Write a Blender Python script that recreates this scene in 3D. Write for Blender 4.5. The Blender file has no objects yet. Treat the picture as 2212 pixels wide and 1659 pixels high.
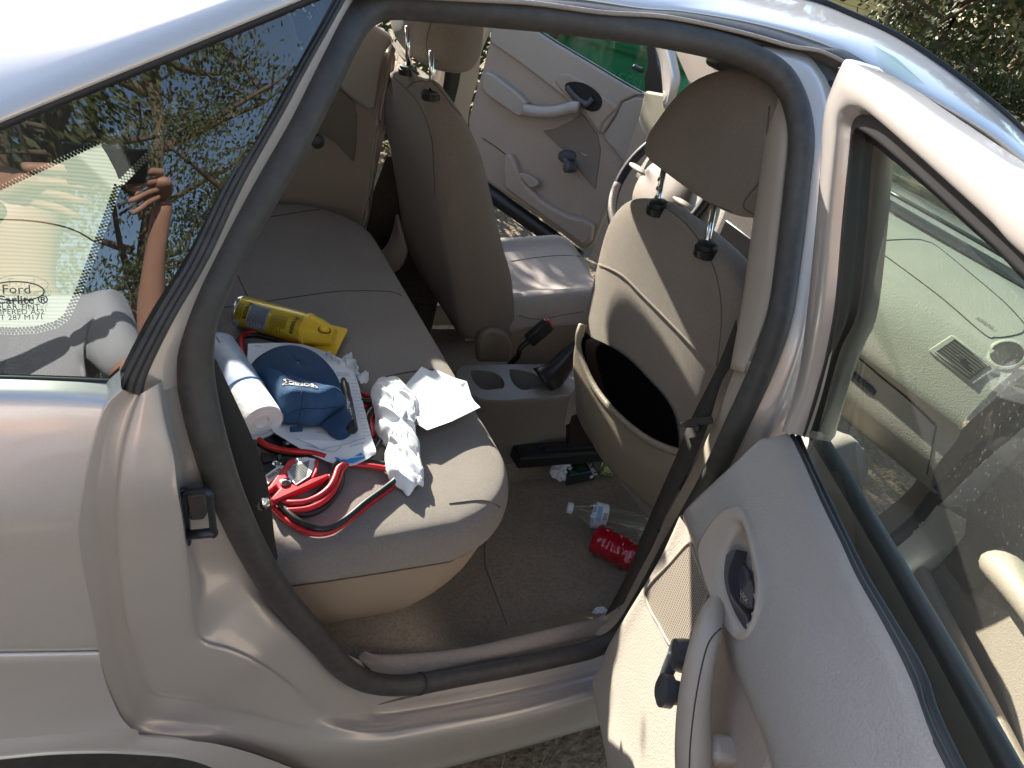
import bpy, bmesh, math, random
from mathutils import Vector, Matrix
random.seed(7)
R = math.radians
S = bpy.context.scene
COL = S.collection
V = Vector

# ------------------------------------------------------------------ camera
PITCH, ROLL, YAW, FPX = R(32), R(17), R(33), 1690.0
_dn = V((-math.sin(ROLL)*math.cos(PITCH), math.cos(ROLL)*math.cos(PITCH), math.sin(PITCH)))
_hz = V((0, 0, 1)) - _dn*_dn.z; _hz.normalize()
_rt = _dn.cross(_hz)
if _rt.x < 0: _rt = -_rt
CX = _rt*math.cos(YAW) + _hz*math.sin(YAW)      # car axes seen in camera axes (right, down, forward)
CY = -_rt*math.sin(YAW) + _hz*math.cos(YAW)
CZ = -_dn
EYE = V((0.0, -0.78, 1.50))
GROUND = -0.12
cam = bpy.data.cameras.new('camera')
cam.sensor_width = 36; cam.lens = 36*FPX/2212.0
cam.clip_start = 0.02; cam.clip_end = 400
camo = bpy.data.objects.new('camera', cam); COL.objects.link(camo)
camo.matrix_world = Matrix(((CX.x, -CX.y, -CX.z, EYE.x), (CY.x, -CY.y, -CY.z, EYE.y), (CZ.x, -CZ.y, -CZ.z, EYE.z), (0, 0, 0, 1)))
S.camera = camo

# ------------------------------------------------------------------ sky, sun, exposure
SUN = V((-0.18, 1.0, 0.47)).normalized()
wd = bpy.data.worlds.new('World'); S.world = wd; wd.use_nodes = True
nt = wd.node_tree
sky = nt.nodes.new('ShaderNodeTexSky'); sky.sky_type = 'NISHITA'; sky.sun_disc = False
sky.sun_elevation = math.asin(SUN.z); sky.sun_rotation = math.atan2(SUN.x, SUN.y)
sky.air_density = 1.0; sky.dust_density = 1.0; sky.ozone_density = 1.0
bg = nt.nodes['Background']; bg.inputs[1].default_value = 0.115
nt.links.new(sky.outputs[0], bg.inputs[0])
sl = bpy.data.lights.new('sun', 'SUN'); sl.energy = 5.0; sl.angle = R(0.5); sl.color = (1.0, 0.95, 0.87)
so = bpy.data.objects.new('sun', sl); COL.objects.link(so)
so.rotation_euler = (-SUN).to_track_quat('-Z', 'Y').to_euler()
S.view_settings.view_transform = 'Standard'; S.view_settings.look = 'None'
S.view_settings.gamma = 1.0; S.view_settings.use_curve_mapping = False
S.view_settings.exposure = 1.95
S.render.engine = 'CYCLES'
S.cycles.max_bounces = 8; S.cycles.transparent_max_bounces = 16; S.cycles.sample_clamp_indirect = 6.0
S.cycles.use_denoising = True

# ------------------------------------------------------------------ measuring: view rays met with real surfaces
def ray(x, y):
    v = V((x-1106.0, y-829.5, FPX)); return V((v.dot(CX), v.dot(CY), v.dot(CZ)))
def onX(x, y, a): w = ray(x, y); return EYE + w*((a-EYE.x)/w.x)
def onY(x, y, a): w = ray(x, y); return EYE + w*((a-EYE.y)/w.y)
def onZ(x, y, a): w = ray(x, y); return EYE + w*((a-EYE.z)/w.z)
def onP(x, y, p0, n): w = ray(x, y); return EYE + w*((V(p0)-EYE).dot(V(n))/w.dot(V(n)))
FZ = [-.5, .2, .4, .6, .9, 1.05, 1.28, 1.36, 1.42, 1.45, 1.46]
FY = [.03, .0, -.01, -.03, -.065, -.03, .10, .18, .30, .5, .85]
def interp(x, xs, ys):
    if x <= xs[0]: return ys[0]
    for i in range(len(xs)-1):
        if x <= xs[i+1]: return ys[i] + (ys[i+1]-ys[i])*(x-xs[i])/(xs[i+1]-xs[i])
    return ys[-1]
def F(z): return interp(z, FZ, FY)              # side of the body, tumblehome and all
def march(x, y, fn, lo=.25, hi=4.0):
    w = ray(x, y).normalized()
    for _ in range(48):
        m = (lo+hi)/2
        if fn(EYE+w*m) < 0: lo = m
        else: hi = m
    return EYE + w*lo
def onF(x, y, off=0.0): return march(x, y, lambda q: q.y-F(q.z)-off)
# open rear door: t along the door from the hinge, w towards its inner side, z up
TH = R(66); DD = V((-math.cos(TH), -math.sin(TH), 0)); DN = V((-math.sin(TH), math.cos(TH), 0)); DH = V((.99, -.10, 0))
def door(t, w, z): return DH + DD*t + DN*w + V((0, 0, z))
DWZ = [.2, .5, .74, .84, .90, .94, 1.15, 1.42]
DWW = [.125, .135, .140, .115, .075, .05, .115, .21]
def W(z): return interp(z, DWZ, DWW)
def onD(x, y, off=0.0): return march(x, y, lambda q: W(q.z)+off-(q-DH).dot(DN))
def proj(p):
    q = V(p)-EYE; v = CX*q.x+CY*q.y+CZ*q.z; return 1106+FPX*v.x/v.z, 829.5+FPX*v.y/v.z
def inside(x, y, poly):
    c = False; n = len(poly)
    for i in range(n):
        (x0, y0), (x1, y1) = poly[i], poly[i-1]
        if (y0 > y) != (y1 > y) and x < (x1-x0)*(y-y0)/(y1-y0)+x0: c = not c
    return c
def crop(x0, y0, k): return lambda *pts: [(x0+k*a, y0+k*b) for a, b in pts]
Z1 = crop(0, 0, .3385); Z2 = crop(691.2, 0, .3385); Z3 = crop(1324.8, 0, .4010); Z4 = crop(403.2, 547.2, .39936)
Z5 = crop(979.2, 518.4, .31248); Z6 = crop(0, 748.8, .54857); Z7 = crop(576, 979.2, .40967); Z8 = crop(1267.2, 691.2, .58311)
ZA = crop(1036.8, 0, .5312); ZB = crop(1728, 345.6, .4863); ZC = crop(403.2, 633.6, .31241); ZD = crop(1094.4, 921.6, .27769)

# ------------------------------------------------------------------ materials
def nset(n, **k):
    for a, b in k.items():
        if a in n.inputs: n.inputs[a].default_value = b
MATS = {}
def mat(name, col, rough=.5, metal=0, coat=0, spec=.5, var=0, vscale=20, bump=0, bscale=200, btype='noise', col2=None, c2amt=.5, c2scale=8, trans=0, sheen=0, ior=1.45, bdist=.001, alpha=1, streak=None):
    m = bpy.data.materials.new(name); m.use_nodes = True; t = m.node_tree; b = t.nodes['Principled BSDF']
    nset(b, **{'Base Color': (*col, 1), 'Roughness': rough, 'Metallic': metal, 'Coat Weight': coat, 'Coat Roughness': .06, 'Specular IOR Level': spec, 'Transmission Weight': trans, 'Sheen Weight': sheen, 'IOR': ior, 'Alpha': alpha})
    tc = t.nodes.new('ShaderNodeTexCoord')
    src = None
    if col2:
        n = t.nodes.new('ShaderNodeTexNoise'); nset(n, Scale=c2scale, Detail=6, Roughness=.65)
        if streak:
            mp = t.nodes.new('ShaderNodeMapping'); mp.inputs['Scale'].default_value = streak
            t.links.new(tc.outputs['Object'], mp.inputs[0]); t.links.new(mp.outputs[0], n.inputs['Vector'])
        else: t.links.new(tc.outputs['Object'], n.inputs['Vector'])
        r = t.nodes.new('ShaderNodeValToRGB'); r.color_ramp.elements[0].position = .5-c2amt*.25; r.color_ramp.elements[1].position = .5+c2amt*.25
        r.color_ramp.elements[0].color = (*col, 1); r.color_ramp.elements[1].color = (*col2, 1)
        t.links.new(n.outputs['Fac'], r.inputs[0]); src = r.outputs[0]
    if var:
        n = t.nodes.new('ShaderNodeTexNoise'); nset(n, Scale=vscale, Detail=5, Roughness=.6); t.links.new(tc.outputs['Object'], n.inputs['Vector'])
        mr = t.nodes.new('ShaderNodeMapRange'); nset(mr, **{'From Min': .3, 'From Max': .7, 'To Min': 1-var, 'To Max': 1+var}); t.links.new(n.outputs['Fac'], mr.inputs['Value'])
        mx = t.nodes.new('ShaderNodeVectorMath'); mx.operation = 'SCALE'
        if src: t.links.new(src, mx.inputs[0])
        else: mx.inputs[0].default_value = col
        t.links.new(mr.outputs[0], mx.inputs['Scale']); src = mx.outputs[0]
    if src: t.links.new(src, b.inputs['Base Color'])
    if bump:
        if btype == 'noise': n = t.nodes.new('ShaderNodeTexNoise'); nset(n, Scale=bscale, Detail=4); o = n.outputs['Fac']
        elif btype == 'voronoi': n = t.nodes.new('ShaderNodeTexVoronoi'); nset(n, Scale=bscale); o = n.outputs['Distance']
        else:
            n = t.nodes.new('ShaderNodeTexWave'); n.bands_direction = 'DIAGONAL'; nset(n, Scale=bscale, Distortion=.6, Detail=1); o = n.outputs['Fac']
        t.links.new(tc.outputs['Object'], n.inputs['Vector'])
        bp = t.nodes.new('ShaderNodeBump'); nset(bp, Strength=bump, Distance=bdist); t.links.new(o, bp.inputs['Height']); t.links.new(bp.outputs[0], b.inputs['Normal'])
    MATS[name] = m; return m
M = MATS
mat('paint', (.66, .592, .540), .36, .45, 1.0, var=.05, vscale=900, col2=(.69, .618, .564), c2scale=3)
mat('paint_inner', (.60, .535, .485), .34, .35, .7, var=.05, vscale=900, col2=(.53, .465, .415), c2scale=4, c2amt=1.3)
mat('rubber', (.046, .041, .037), .55, bump=.3, bscale=300, var=.22, vscale=60, col2=(.066, .059, .052), c2scale=7, c2amt=1.3)
mat('rubber_dark', (.022, .020, .020), .45, var=.2, vscale=12)
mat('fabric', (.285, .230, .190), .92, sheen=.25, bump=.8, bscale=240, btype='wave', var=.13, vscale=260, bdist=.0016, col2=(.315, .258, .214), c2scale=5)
mat('fabric_shaded', (.235, .183, .146), .92, sheen=.2, bump=.8, bscale=240, btype='wave', var=.13, vscale=260, bdist=.0016, col2=(.26, .205, .165), c2scale=5)  # same seat fabric, darkened to put the front backrests in shade
mat('console_plastic', (.165, .148, .128), .5, bump=.5, bscale=300, btype='voronoi', var=.08, vscale=120)
mat('pocket_plastic', (.215, .172, .125), .5, bump=.5, bscale=300, btype='voronoi', var=.06, vscale=150)
mat('base_plastic', (.215, .165, .122), .55, bump=.4, bscale=300, var=.06, vscale=120)
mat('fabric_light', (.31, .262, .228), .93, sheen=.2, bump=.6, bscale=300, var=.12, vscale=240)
mat('skirt', (.33, .25, .185), .7, bump=.3, bscale=500, var=.05, vscale=6)
mat('trim', (.315, .252, .205), .52, bump=.6, bscale=300, btype='voronoi', var=.07, vscale=150, col2=(.335, .27, .22), c2scale=3)
mat('trim_grey', (.30, .262, .232), .36, spec=.7, bump=.45, bscale=300, btype='voronoi', var=.035, vscale=200, col2=(.32, .28, .247), c2scale=3)
mat('trim_smooth', (.38, .31, .25), .42, var=.05, vscale=5)
mat('trim_lit', (.41, .345, .295), .5, bump=.6, bscale=300, btype='voronoi', var=.05, vscale=150)  # copy of trim, lightened for the sun on the near door's lower panel
mat('dash', (.30, .275, .225), .6, bump=.5, bscale=300, btype='voronoi', var=.05, vscale=10)
mat('carpet', (.35, .27, .195), .95, bump=.9, bscale=500, var=.28, vscale=160, col2=(.22, .168, .12), c2scale=5, c2amt=1.2, bdist=.004)
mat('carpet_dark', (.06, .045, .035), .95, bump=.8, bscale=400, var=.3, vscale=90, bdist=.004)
mat('black', (.014, .013, .014), .38, var=.2, vscale=30)
mat('black_matte', (.012, .011, .011), .8, var=.2, vscale=50)
mat('handle', (.055, .045, .050), .35)
mat('crank', (.065, .062, .068), .38)
mat('belt', (.030, .024, .020), .75, bump=.5, bscale=600, btype='wave')
mat('chrome', (.75, .74, .72), .12, 1.0)
mat('steel', (.35, .34, .33), .4, 1.0, var=.2, vscale=60)
mat('latch', (.045, .048, .055), .42, .5, var=.35, vscale=60)
mat('red_plastic', (.55, .02, .025), .32)
mat('seam', (.105, .078, .060), .9)
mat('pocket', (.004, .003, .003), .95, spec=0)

def glass(name, tint, dust=0.0, dscale=60, refl_ior=1.5, base_tr=0.0):
    """sheet glass: tinted see-through mixed with a fresnel mirror; dust = lit specks and film"""
    m = bpy.data.materials.new(name); m.use_nodes = True; t = m.node_tree; t.nodes.clear()
    out = t.nodes.new('ShaderNodeOutputMaterial'); tr = t.nodes.new('ShaderNodeBsdfTransparent'); gl = t.nodes.new('ShaderNodeBsdfGlossy')
    tr.inputs[0].default_value = (*tint, 1); gl.inputs['Roughness'].default_value = 0.0
    fr = t.nodes.new('ShaderNodeFresnel'); ge = t.nodes.new('ShaderNodeNewGeometry'); bf = t.nodes.new('ShaderNodeMapRange')
    nset(bf, **{'From Min': 0, 'From Max': 1, 'To Min': refl_ior, 'To Max': 1/refl_ior}); t.links.new(ge.outputs['Backfacing'], bf.inputs['Value']); t.links.new(bf.outputs[0], fr.inputs[0])
    mx = t.nodes.new('ShaderNodeMixShader'); t.links.new(fr.outputs[0], mx.inputs[0]); t.links.new(tr.outputs[0], mx.inputs[1]); t.links.new(gl.outputs[0], mx.inputs[2])
    last = mx.outputs[0]
    if base_tr:
        tl = t.nodes.new('ShaderNodeBsdfTranslucent'); tl.inputs[0].default_value = (.95, .95, .80, 1)
        m2 = t.nodes.new('ShaderNodeMixShader'); m2.inputs[0].default_value = base_tr
        t.links.new(last, m2.inputs[1]); t.links.new(tl.outputs[0], m2.inputs[2]); last = m2.outputs[0]
    if dust:
        tc = t.nodes.new('ShaderNodeTexCoord'); mp = t.nodes.new('ShaderNodeMapping'); mp.inputs['Scale'].default_value = (1, 1, .45)
        vo = t.nodes.new('ShaderNodeTexVoronoi'); nset(vo, Scale=dscale); t.links.new(tc.outputs['Object'], mp.inputs[0]); t.links.new(mp.outputs[0], vo.inputs['Vector'])
        mr = t.nodes.new('ShaderNodeMapRange'); nset(mr, **{'From Min': .10, 'From Max': .26, 'To Min': .13, 'To Max': .0}); t.links.new(vo.outputs['Distance'], mr.inputs['Value'])
        no = t.nodes.new('ShaderNodeTexNoise'); nset(no, Scale=14, Detail=5); t.links.new(tc.outputs['Object'], no.inputs['Vector'])
        m3 = t.nodes.new('ShaderNodeMapRange'); nset(m3, **{'From Min': .42, 'From Max': .62, 'To Min': .15, 'To Max': 1}); t.links.new(no.outputs['Fac'], m3.inputs['Value'])
        mu = t.nodes.new('ShaderNodeMath'); mu.operation = 'MULTIPLY'; t.links.new(mr.outputs[0], mu.inputs[0]); t.links.new(m3.outputs[0], mu.inputs[1])
        ad = t.nodes.new('ShaderNodeMath'); ad.operation = 'ADD'; t.links.new(mu.outputs[0], ad.inputs[0]); ad.inputs[1].default_value = dust
        df = t.nodes.new('ShaderNodeBsdfDiffuse'); df.inputs[0].default_value = (.55, .55, .50, 1)
        m4 = t.nodes.new('ShaderNodeMixShader'); t.links.new(ad.outputs[0], m4.inputs[0]); t.links.new(last, m4.inputs[1]); t.links.new(df.outputs[0], m4.inputs[2]); last = m4.outputs[0]
    t.links.new(last, out.inputs[0]); MATS[name] = m; return m
glass('quarter_glass', (.20, .23, .22), refl_ior=2.1)
glass('pet', (.93, .95, .96), refl_ior=1.9, base_tr=.10)
glass('door_glass', (.72, .79, .73), dust=.035, dscale=230)
glass('clear_glass', (.90, .95, .91))
glass('rear_glass', (.80, .85, .80))
glass('green_glass', (.72, .84, .74))

# ------------------------------------------------------------------ building
CUR = {}
def tag(o, label=None, cat=None, group=None, kind=None):
    if label: o['label'] = label
    if cat: o['category'] = cat
    if group: o['group'] = group
    if kind: o['kind'] = kind
    return o
def empty(name, loc, label=None, cat=None, group=None):
    o = bpy.data.objects.new(name, None); COL.objects.link(o); o.location = loc; o.empty_display_size = .05
    return tag(o, label, cat, group)
def adopt(o, parent):
    if parent is None: return
    o.parent = parent; off = V(parent.location)
    o.matrix_parent_inverse = Matrix.Translation(-off)
def mesh(name, vs, fs, m, parent=None, smooth=True, label=None, fix=False):
    me = bpy.data.meshes.new(name); me.from_pydata([tuple(v) for v in vs], [], fs); me.update()
    if fix:
        b = bmesh.new(); b.from_mesh(me); bmesh.ops.remove_doubles(b, verts=b.verts, dist=1e-6); bmesh.ops.recalc_face_normals(b, faces=b.faces); b.to_mesh(me); b.free()
    if smooth: me.polygons.foreach_set('use_smooth', [True]*len(me.polygons))
    me.materials.append(M[m] if isinstance(m, str) else m)
    o = bpy.data.objects.new(name, me); COL.objects.link(o); adopt(o, parent)
    if label: o['label'] = label
    return o
def solid(o, th, off=-1.0, bev=0, seg=2):
    md = o.modifiers.new('thickness', 'SOLIDIFY'); md.thickness = th; md.offset = off
    if bev: bevel(o, bev, seg)
    return o
def bevel(o, w, seg=2):
    md = o.modifiers.new('bevel', 'BEVEL'); md.width = w; md.segments = seg; md.limit_method = 'ANGLE'; md.angle_limit = R(40); return o
def autosmooth(o, deg=40):
    me = o.data
    me.polygons.foreach_set('use_smooth', [True]*len(me.polygons)); me.set_sharp_from_angle(angle=R(deg)); return o
def cr(p0, p1, p2, p3, t):
    return p1 + ((p2-p0)*t + (p0*2-p1*5+p2*4-p3)*t*t + (p1*3-p0-p2*3+p3)*t**3)*.5
def crow(pts, k, closed=False):
    """Catmull-Rom through the stations, k steps per gap"""
    n = len(pts); out = []
    for i in range(n if closed else n-1):
        if closed: q = [pts[(i+j) % n] for j in (-1, 0, 1, 2)]
        else: q = [pts[max(i-1, 0)], pts[i], pts[i+1], pts[min(i+2, n-1)]]
        for s in range(k): out.append(cr(*q, s/k))
    if not closed: out.append(pts[-1].copy())
    return out
def resample(pts, n, closed=False):
    p = list(pts)+([pts[0]] if closed else [])
    L = [0]
    for a, b in zip(p, p[1:]): L.append(L[-1]+(b-a).length)
    out = []; j = 0; m = n if closed else n-1
    for i in range(n):
        s = L[-1]*i/m
        while j < len(L)-2 and L[j+1] < s: j += 1
        d = L[j+1]-L[j]; out.append(p[j].lerp(p[j+1], 0 if d < 1e-9 else min(1, (s-L[j])/d)))
    return out
def gridf(nr, nc, cl=False, rl=False):
    fs = []
    for r in range(nr if rl else nr-1):
        for c in range(nc if cl else nc-1):
            a = r*nc+c; b = r*nc+(c+1) % nc; r2 = (r+1) % nr
            fs.append((a, b, r2*nc+(c+1) % nc, r2*nc+c))
    return fs
def loft(name, rows, m, parent=None, ku=4, kv=3, closed=False, linear_v=False, resam=None, cap=False, **kw):
    rows = [[V(p) for p in r] for r in rows]
    R1 = [crow(r, ku, closed) for r in rows]
    if resam: R1 = [resample(r, resam, closed) for r in R1]
    nc = len(R1[0])
    if linear_v: grid = R1
    else:
        cols = [crow([r[c] for r in R1], kv) for c in range(nc)]
        grid = [[cols[c][r] for c in range(nc)] for r in range(len(cols[0]))]
    vs = [p for r in grid for p in r]; fs = gridf(len(grid), nc, closed)
    if cap and closed:
        fs.append(tuple(range(nc))); fs.append(tuple((len(grid)-1)*nc+i for i in range(nc))[::-1])
    return mesh(name, vs, fs, m, parent, **kw)
def frames(path, up=None, closed=False):
    out = []; n = len(path)
    for i in range(n):
        a = path[i-1] if (closed or i > 0) else path[i]; b = path[(i+1) % n] if (closed or i < n-1) else path[i]
        t = (b-a); t = t.normalized() if t.length > 1e-9 else V((0, 0, 1))
        u = up(path[i]) if callable(up) else (V(up) if up else V((0, 0, 1)))
        s = t.cross(u)
        if s.length < 1e-4: s = t.cross(V((1, .3, .2)))
        s.normalize(); out.append((t, s, s.cross(t).normalized()))
    return out
def sweep(name, path, prof, m, parent=None, up=None, closed=False, pclosed=True, scale=None, cap=True, **kw):
    """prof: (side, up) offsets carried along the path"""
    vs = []; n = len(path); k = len(prof)
    for i, (p, (t, s, u)) in enumerate(zip(path, frames(path, up, closed))):
        sc = scale(i/(n-1)) if scale else 1
        for a, b in prof: vs.append(p+s*(a*sc)+u*(b*sc))
    fs = gridf(n, k, pclosed, closed)
    if cap and not closed and pclosed: fs += [tuple(range(k))[::-1], tuple((n-1)*k+i for i in range(k))]
    return mesh(name, vs, fs, m, parent, **kw)
def circ(r, n=12, e=1.0): return [(r*math.cos(2*math.pi*i/n), r*e*math.sin(2*math.pi*i/n)) for i in range(n)]
def tube(name, path, r, m, parent=None, n=12, e=1.0, **kw): return sweep(name, path, circ(r, n, e), m, parent, **kw)
def lathe(name, a, b, prof, m, parent=None, n=24, cap=True, squash=None, **kw):
    """prof: (fraction along a-b, radius)"""
    a, b = V(a), V(b); ax = (b-a); z = ax.normalized(); x = z.cross(V((0, 0, 1)))
    if x.length < 1e-3: x = V((1, 0, 0))
    x.normalize(); y = z.cross(x).normalized(); vs = []
    for f, r in prof:
        for i in range(n):
            an = 2*math.pi*i/n; vs.append(a+ax*f+x*(r*math.cos(an))+y*(r*math.sin(an)*(squash or 1)))
    fs = gridf(len(prof), n, True)
    if cap: fs += [tuple(range(n))[::-1], tuple((len(prof)-1)*n+i for i in range(n))]
    o = mesh(name, vs, fs, m, parent, **kw); return autosmooth(o, 35)
def plate(name, pts, nrm, th, m, parent=None, bev=.002, seg=2, smooth=True, **kw):
    """flat outline raised to a thickness along nrm, edges rounded"""
    n = V(nrm).normalized(); k = len(pts); vs = list(pts)+[p-n*th for p in pts]
    fs = [tuple(range(k)), tuple(range(2*k-1, k-1, -1))]+[(i, k+i, k+(i+1) % k, (i+1) % k) for i in range(k)]
    o = mesh(name, vs, fs, m, parent, smooth=False, fix=True, **kw)
    if bev: bevel(o, bev, seg)
    if smooth: autosmooth(o, 50)
    return o
def box(name, c, dims, m, parent=None, rot=None, bev=.004, seg=2, **kw):
    x, y, z = [d/2 for d in dims]; vs = [V((a, b, d)) for d in (-z, z) for b in (-y, y) for a in (-x, x)]
    mt = rot if rot is not None else Matrix.Identity(3)
    vs = [V(c)+mt @ v for v in vs]
    fs = [(0, 2, 3, 1), (4, 5, 7, 6), (0, 1, 5, 4), (2, 6, 7, 3), (0, 4, 6, 2), (1, 3, 7, 5)]
    o = mesh(name, vs, fs, m, parent, smooth=False, **kw)
    if bev: bevel(o, bev, seg); autosmooth(o, 50)
    return o
def pillow(name, outline, nrm, front, back, m, parent=None, rings=7, k=3, power=.5, centre=None, **kw):
    """closed soft body from an outline: domed to `front` along nrm and `back` the other way"""
    o = crow([V(p) for p in outline], k, True); n = V(nrm).normalized(); c = sum(o, V((0, 0, 0)))/len(o)
    if centre: c = V(centre)
    nn = len(o); vs = []; rr = []
    def layer(f, h): vs.extend([c+(p-c)*f+n*h for p in o])
    seq = [(1-(1-math.cos(math.pi/2*i/rings))*1.0, i/rings) for i in range(rings)]
    for i in range(rings, 0, -1):
        a = math.pi/2*i/rings; layer(max(math.cos(a)**power, .02), -back*math.sin(a)**1.0)
    for i in range(0, rings+1):
        a = math.pi/2*i/rings; layer(max(math.cos(a)**power, .02), front*math.sin(a)**1.0)
    L = len(vs)//nn; fs = gridf(L, nn, True)+[tuple(range(nn))[::-1], tuple((L-1)*nn+i for i in range(nn))]
    return mesh(name, vs, fs, m, parent, fix=True, **kw)
def ribbon(name, left, right, m, parent=None, th=.0015, k=4, **kw):
    o = loft(name, [left, right], m, parent, ku=k, linear_v=True, **kw); return solid(o, th, 0)
def nrm3(a, b, c): return (V(b)-V(a)).cross(V(c)-V(a)).normalized()
def text(name, s, size, m, origin, xdir, ydir, parent=None, bend=None, align='LEFT', bold=0, **kw):
    """flat lettering: real outlines laid on the surface at origin, reading along xdir"""
    cu = bpy.data.curves.new(name, 'FONT'); cu.body = s; cu.size = size; cu.align_x = align; cu.resolution_u = 2; cu.offset = bold
    t = bpy.data.objects.new(name, cu); COL.objects.link(t)
    dg = bpy.context.evaluated_depsgraph_get(); dg.update(); me = bpy.data.meshes.new_from_object(t.evaluated_get(dg)); bpy.data.objects.remove(t); bpy.data.curves.remove(cu)
    x, y = V(xdir).normalized(), V(ydir).normalized()
    for v in me.vertices:
        v.co = bend(v.co.x, v.co.y) if bend else V(origin)+x*v.co.x+y*v.co.y
    me.materials.clear(); me.materials.append(M[m]); me.name = name
    o = bpy.data.objects.new(name, me); COL.objects.link(o); adopt(o, parent)
    for a, b in kw.items(): o[a] = b
    return o
# ================================================================== THE CAR
car = empty('car', (.7, .7, GROUND), 'pale gold four door sedan with tan interior and its rear side door swung open', 'car')
def Fs(pts, off): return [onF(x, y, off) for x, y in pts]

# ---- rear quarter panel
K = -.075
def qrow(pts, off):
    return Fs(pts, off)
qrows = [qrow([(-100, 818), (0, 819), (125, 823), (258, 830)], -.045), qrow([(-100, 830), (0, 830), (125, 834), (252, 843)], -.055),
         qrow([(-100, 848), (0, 849), (120, 852), (239, 860)], -.068), qrow([(-100, 885), (0, 885), (115, 886), (221, 888)], K),
         qrow([(-100, 985), (0, 985), (96, 985), (192, 985)], K), qrow([(-100, 1122), (0, 1122), (85, 1122), (170, 1122)], K),
         qrow([(-100, 1215), (0, 1215), (90, 1215), (178, 1215)], K), qrow([(-100, 1341), (0, 1341), (100, 1341), (203, 1341)], K),
         qrow([(-100, 1402), (0, 1402), (105, 1401), (211, 1399)], K), qrow([(-100, 1409), (0, 1409), (105, 1408), (212, 1406)], K+.006),
         qrow([(-100, 1417), (0, 1417), (105, 1416), (214, 1414)], K-.002),
         qrow([(-100, 1480), (0, 1480), (110, 1480), (230, 1478)], K-.004), qrow([(-100, 1552), (0, 1552), (130, 1549), (258, 1544)], K-.011),
         qrow([(-100, 1597), (0, 1597), (140, 1585), (283, 1574)], K-.018)]
loft('quarter_panel', qrows, 'paint', car, ku=6, kv=3)
loft('rear_wing', [[V((-1.6, r[0].y+.05, r[0].z)), V((-1.0, r[0].y+.01, r[0].z)), r[0].copy()] for r in qrows], 'paint', car, ku=6, kv=3)
lipA = [(-100, 1597), (0, 1597), (140, 1585), (283, 1574), (307, 1590), (384, 1598), (466, 1607), (540, 1626), (620, 1655), (700, 1690)]
lipB = [(-100, 1645), (0, 1637), (110, 1627), (220, 1624), (300, 1627), (384, 1634), (440, 1648), (490, 1672), (540, 1705), (600, 1760)]
lb = Fs(lipB, K-.024)
loft('wheel_arch_lip', [Fs(lipA, K-.018), Fs([(x, y-8) for x, y in lipB], K-.026), lb, [p+V((0, .02, .012)) for p in lb], [p+V((0, .30, .02)) for p in lb]], 'paint', car, ku=5, kv=3)

# ---- rear wheel in its arch
wc = V((-.07, .13, .07)); wr = .335
tyre = lathe('wheel', wc+V((0, -.105, 0)), wc+V((0, .10, 0)), [(0, .20), (.0, .25), (.03, .30), (.10, wr-.004), (.2, wr), (.8, wr), (.95, .30), (1, .22)], 'rubber', car, n=72)
for i in range(84):
    a = 2*math.pi*i/84
    if not (.15 < (a/math.pi) < 1.0): continue
    c = wc+V((math.cos(a)*(wr+.003), -.02, math.sin(a)*(wr+.003)))
    b = box('tread_block', c, (.017, .150, .010), 'rubber', tyre, rot=Matrix.Rotation(math.pi/2-a, 3, 'Y'), bev=0)
lathe('rim', wc+V((0, -.100, 0)), wc+V((0, -.02, 0)), [(0, .12), (.0, .19), (.3, .20), (.9, .21)], 'steel', tyre, n=40)

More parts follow.
